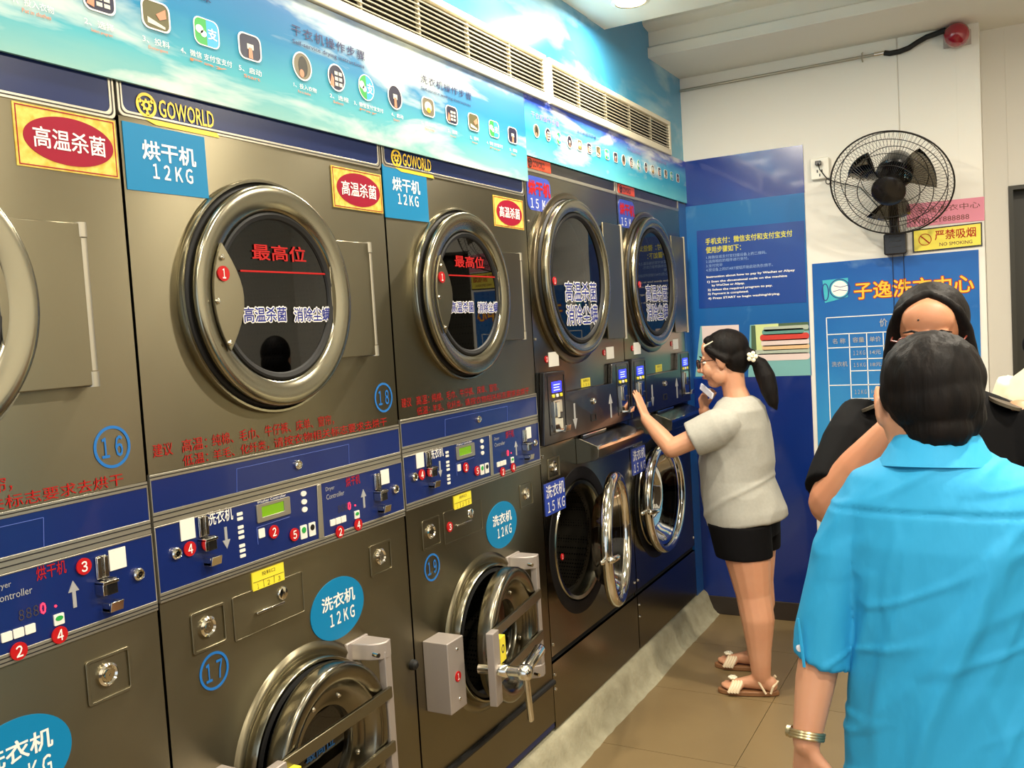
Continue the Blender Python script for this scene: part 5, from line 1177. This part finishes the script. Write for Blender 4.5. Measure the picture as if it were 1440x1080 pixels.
tb.loft([(SR2 + Vector((-.01, 0, .025)), .050, .062, AX, BX, 1), ((1.577, 1.782, 1.215), .058, .068, AX, BX, 1), ((1.60, 1.78, 1.10), .056, .064, AX, BX, 1), ((1.612, 1.78, .985), .052, .058, AX, BX, 1)], 36)
def shirt_extra(c):
    v = 0.0
    for (x0, z0, dx, dz, w, a) in ((1.50, 1.25, -.16, -.50, .016, .010), (1.36, 1.25, -.07, -.45, .014, .006), (1.60, 1.10, -.10, -.36, .015, .007), (1.30, 1.20, -.06, -.40, .012, .006), (1.47, 1.0, .08, -.30, .014, .005), (1.42, 1.18, -.05, -.35, .02, .004), (1.335, 1.30, -.006, -.24, .010, .003), (1.500, 1.30, .012, -.24, .010, .003)):
        t = (c.z - z0)/dz
        if -.1 < t < 1.1: v += 1.3*a*math.exp(-((c.x - (x0 + dx*t + .008*math.sin(t*7)))/w)**2)*math.sin(max(0, min(1, t))*PI)
        u = c.x*.93 - c.z*.37; w = c.x*.37 + c.z*.93
    q = mnoise.noise(Vector((u*13, c.y*4, w*2.4))); v += .0042*max(0, 1-3.2*abs(q)) - .001
    q = mnoise.noise(Vector((u*30+5, c.y*6, w*5))); v += .0016*q
    u2 = c.x*.5 - c.z*.87; w2 = c.x*.87 + c.z*.5
    q = mnoise.noise(Vector((u2*16, c.y*4, w2*3.5+9))); v += .0034*max(0, 1-6*abs(q))
    if c.y < 1.78: v += -.004*math.exp(-((c.z - (1.285 - .03*abs(c.x-1.41)))/.0045)**2)
    return v
remesh(tb, 'shirt', 'shirt_blue', PB, 0.0055, 3, disp=folds(.0028, 7, 3, 9.0, shirt_extra), label='bright blue shirt with buttoned half sleeves')
cb_ = MB(); n = 40; rings = []
for (zz, r0) in ((1.352, .100), (1.362, .094), (1.384, .080), (1.402, .072), (1.408, .068), (1.402, .063), (1.375, .064)): rings.append(((1.404, 1.784, zz + 0), r0*1.02, r0*.98, (1, 0, 0), (0, 1, -.12), 1))
cb_.loft(rings, 44, cap=False); cb_.build('collar', 'shirt_blue', PB)
bt = MB().lathe([(.0065, 0), (.0065, .002), (.004, .003), (.0005, .0025)], (1.168, 1.700, 1.018), (-.35, -1, 0), 16, True).build('cuff_button', 'phone_white', PB)
cf = MB().tube([(1.168, 1.698, 1.075), (1.172, 1.696, 1.03), (1.176, 1.695, .985)], [.002, .0035, .003], 6).build('cuff_placket', 'shirt_blue', PB)
tr = MB(); tr.loft([E2((1.41, 1.78, .82), .165, .112), E2((1.41, 1.78, .72), .178, .125), E2((1.41, 1.78, .68), .175, .12)], 36)
for x in (1.33, 1.49): tr.loft([E2((x, 1.78, .76), .095, .11), E2((x, 1.785, .45), .075, .08), E2((x, 1.775, .07), .062, .068)], 28)
remesh(tr, 'trousers', 'trousers_dark', PB, 0.008, 2)
for x, dx in ((1.32, -.1), (1.50, .1)):
    D = Vector((dx, 1, 0)).normalized(); MB().loft([((x - dx*.04 + dx*t, 1.72 + t, .04), .028 + .012*math.sin(PI*min(1, t/.2)), .038, (1, -dx, 0), (0, 0, 1), .8) for t in (0, .03, .08, .14, .2, .23)], 24).build('shoe', 'black_rubber', PB)
dW = (Vector((1.172, 1.705, .838)) - Vector((1.187, 1.735, .945))).normalized(); wc_ = Vector((1.173, 1.708, .850))
wt_ = MB(); u_ = dW.orthogonal().normalized(); w_ = dW.cross(u_)
wb_ = MB()
for o_ in (-.005, 0, .005): wb_.tube([wc_ + (u_*math.cos(t) + w_*math.sin(t))*.0300 + dW*(.004*math.sin(t)+o_) for t in [2*PI*i/30 for i in range(30)]], .0034, 6, closed=True)
wo = wb_.build('wristwatch', 'watch_metal', PB, label='slim metal wristwatch on left wrist')
MB().cyl(wc_ + Vector((-.029, .004, 0)), wc_ + Vector((-.036, .006, 0)), .0115, n=20).build('watch_case', 'watch_metal', wo)

# ---- woman in black, facing the camera
PK2 = empty('person', (1.375, 2.38, 0.0), 'woman in black top with long black hair and glasses behind the blue shirt', 'person')
C = Vector((1.362, 2.355, 1.565)); F = Vector((-.02, -.99, -.14)); s = 1.02
mb = MB(); P, rot = head_skin(mb, C, F, (0.03, 0, 1), s)
mb.chain([P(0, -.03, -.04), (1.37, 2.385, 1.45), (1.375, 2.39, 1.40)], [.052, .052, .062])
mb.loft([E2((1.375, 2.39, 1.44), .06, .06), E2((1.375, 2.39, 1.39), .155, .08), E2((1.375, 2.39, 1.28), .175, .105), E2((1.375, 2.39, 1.12), .16, .11), E2((1.375, 2.39, .98), .155, .11), E2((1.375, 2.39, .85), .18, .12), E2((1.375, 2.39, .75), .17, .12)], 32)
SA = Vector((1.205, 2.385, 1.355)); EA = Vector((1.150, 2.22, 1.190)); WA = Vector((1.285, 2.185, 1.365))
mb.chain([SA, EA], [.058, .055]); mb.chain([EA, EA*.5+WA*.5, WA], [.056, .050, .032])
hand(mb, WA, (.35, .12, .9), (.2, .9, -.1), 1, curl=(.3, .5, .4), s=.9)
SB_ = Vector((1.545, 2.385, 1.355)); EB = Vector((1.60, 2.36, 1.11)); WB_ = Vector((1.52, 2.22, 1.02))
mb.chain([SB_, EB], [.056, .045]); mb.chain([EB, WB_], [.044, .028]); hand(mb, WB_, (-.7, -.6, -.2), (-.3, .3, -1), 1, curl=(.3, .5, .4), s=.9)
for x in (1.29, 1.46): mb.chain([(x, 2.39, .82), (x, 2.38, .46), (x, 2.40, .08)], [.095, .062, .038]); foot(mb, (x, 2.40, .075), (0, -1, 0))
bodyK = remesh(mb, 'body', 'skin_tan', PK2, 0.0048, 4)
face_parts(bodyK, P, rot, s); spectacles(PK2, P, s, 'frame_red')
MB().ell(P(.017, .0805, .052), (.0022, .0015, .0022)).build('mole', 'iris', bodyK)
hm = MB(); hm.ell(P(0, -.024, .040), (.083*s, .090*s, .084*s), rot, 30, 18); hm.ell(P(0, -.055, -.05), (.088*s, .055*s, .12*s), rot, 28, 16)
for k in (-1, 1):
    hm.chain([P(k*.004, .030, .104), P(k*.034, .046, .090), P(k*.062, .044, .066), P(k*.078, .024, .022), P(k*.085, .012, -.04), P(k*.088, .000, -.11), P(k*.088, -.005, -.19)], [.009, .010, .011, .013, .017, .023, .020])
    hm.chain([P(k*.004, .040, .106), P(k*.038, .052, .090), P(k*.067, .044, .060), P(k*.081, .022, .010)], [.008, .009, .009, .010])
remesh(hm, 'hair', 'hair_black', PK2, 0.005, 5, disp=lambda c: .0014*mnoise.noise(Vector((c.x*90, c.y*90, c.z*8))))
tb = MB(); tb.loft([E2((1.375, 2.39, 1.435), .085, .075), E2((1.375, 2.39, 1.405), .145, .092), E2((1.375, 2.39, 1.36), .190, .112), E2((1.375, 2.385, 1.27), .200, .135), E2((1.375, 2.38, 1.15), .190, .14), E2((1.375, 2.385, 1.0), .185, .135), E2((1.375, 2.39, .86), .205, .14), E2((1.375, 2.39, .80), .205, .14)], 44)
for a, b_ in ((SA, EA), (SB_, EB)):
    d = (b_-a).normalized(); o1 = d.orthogonal().normalized(); o2 = d.cross(o1); L = (b_-a).length
    tb.loft([(a - d*.03, .064, .064, o1, o2, 1), (a + d*L*.3, .080, .080, o1, o2, 1), (a + d*L*.90, .074, .074, o1, o2, 1)], 28)
remesh(tb, 'top', 'top_black', PK2, 0.006, 3, disp=folds(.004, 7, 4, 5.0))
for k in (-1, 1):
    MB().loft([((1.375 + k*x, 2.37, z), .034, .070, (1, 0, -k*.42), (0, 1, 0), .8) for x, z in ((.138, 1.402), (.139, 1.409))], 24).build('sheer_shoulder_panel', 'sheer_panel', PK2)
tr = MB(); tr.loft([E2((1.375, 2.39, .90), .175, .12), E2((1.375, 2.39, .76), .188, .128)], 36)
for x in (1.29, 1.46): tr.loft([E2((x, 2.39, .80), .10, .115), E2((x, 2.385, .46), .075, .08), E2((x, 2.40, .08), .06, .065)], 28)
remesh(tr, 'trousers', 'trousers_dark', PK2, 0.008, 2)

# ---- person in cream at the right edge
PC = empty('person', (1.70, 3.33, 0.0), 'person in loose cream shirt at the right edge, facing away', 'person')
C = Vector((1.668, 3.36, 1.535)); F = Vector((.5, .85, -.25)); s = 1.0
mb = MB(); P, rot = head_skin(mb, C, F, (0, 0, 1), s)
mb.chain([P(0, -.03, -.04), (1.675, 3.34, 1.42), (1.685, 3.33, 1.36)], [.052, .052, .065])
AC, BC = Vector((.86, -.5, 0)), Vector((.5, .86, 0))
L_ = lambda c, a, b: (c, a, b, AC, BC, 1)
mb.loft([L_((1.69, 3.33, 1.40), .06, .06), L_((1.69, 3.33, 1.35), .15, .08), L_((1.69, 3.33, 1.2), .165, .10), L_((1.69, 3.33, 1.0), .15, .10), L_((1.69, 3.33, .82), .17, .11), L_((1.69, 3.33, .72), .16, .11)], 32)
for k in (-1, 1):
    sh = Vector((1.69, 3.33, 1.33)) + AC*k*.17; el = sh + AC*k*.05 + BC*.03 + Vector((0, 0, -.26)); wr = el + BC*.16 + Vector((0, 0, -.14))
    mb.chain([sh, el, wr], [.05, .04, .026]); hand(mb, wr, BC*.6 + Vector((0, 0, -.8)), AC*-k, k, curl=(.3, .5, .4), s=.9)
    hp = Vector((1.69, 3.33, .80)) + AC*k*.085; mb.chain([hp, hp + Vector((0, 0, -.36)), Vector((hp.x, hp.y, .08))], [.09, .06, .037]); foot(mb, (hp.x, hp.y, .075), BC)
bodyC = remesh(mb, 'body', 'skin', PC, 0.006, 4); face_parts(bodyC, P, rot, s)
hm = MB(); hm.ell(P(0, -.022, .036), (.086*s, .095*s, .086*s), rot); hm.ell(P(0, -.05, -.02), (.075*s, .06*s, .07*s), rot); hm.ell(P(-.06, -.035, -.05), (.03, .035, .04), rot)
remesh(hm, 'hair', 'hair_black', PC, 0.006, 5)
tb = MB(); tb.loft([L_((1.685, 3.33, 1.442), .075, .07), L_((1.685, 3.33, 1.425), .115, .085), L_((1.69, 3.33, 1.385), .170, .105), L_((1.69, 3.33, 1.33), .205, .125), L_((1.69, 3.33, 1.2), .205, .14), L_((1.69, 3.33, 1.0), .195, .14), L_((1.69, 3.33, .80), .205, .145)], 44)
for k in (-1, 1):
    sh = Vector((1.69, 3.33, 1.335)) + AC*k*.165; el = sh + AC*k*.06 + BC*.03 + Vector((0, 0, -.22)); d = (el-sh).normalized(); o1 = d.orthogonal().normalized(); o2 = d.cross(o1)
    tb.loft([(sh - d*.04, .062, .062, o1, o2, 1), (sh + d*.06, .082, .08, o1, o2, 1), (el, .085, .08, o1, o2, 1)], 28)
remesh(tb, 'shirt', 'cream_cloth', PC, 0.0065, 2, disp=folds(.007, 8, 5, 1.0), label='loose cream shirt')
tr = MB(); tr.loft([L_((1.69, 3.33, .86), .17, .12), L_((1.69, 3.33, .72), .18, .125)], 36)
for k in (-1, 1):
    hp = Vector((1.69, 3.33, .80)) + AC*k*.085; tr.loft([E2((hp.x, hp.y, .78), .10, .10), E2((hp.x, hp.y, .45), .075, .075), E2((hp.x, hp.y, .08), .06, .06)], 28)
remesh(tr, 'trousers', 'trousers_dark', PC, 0.008, 2)
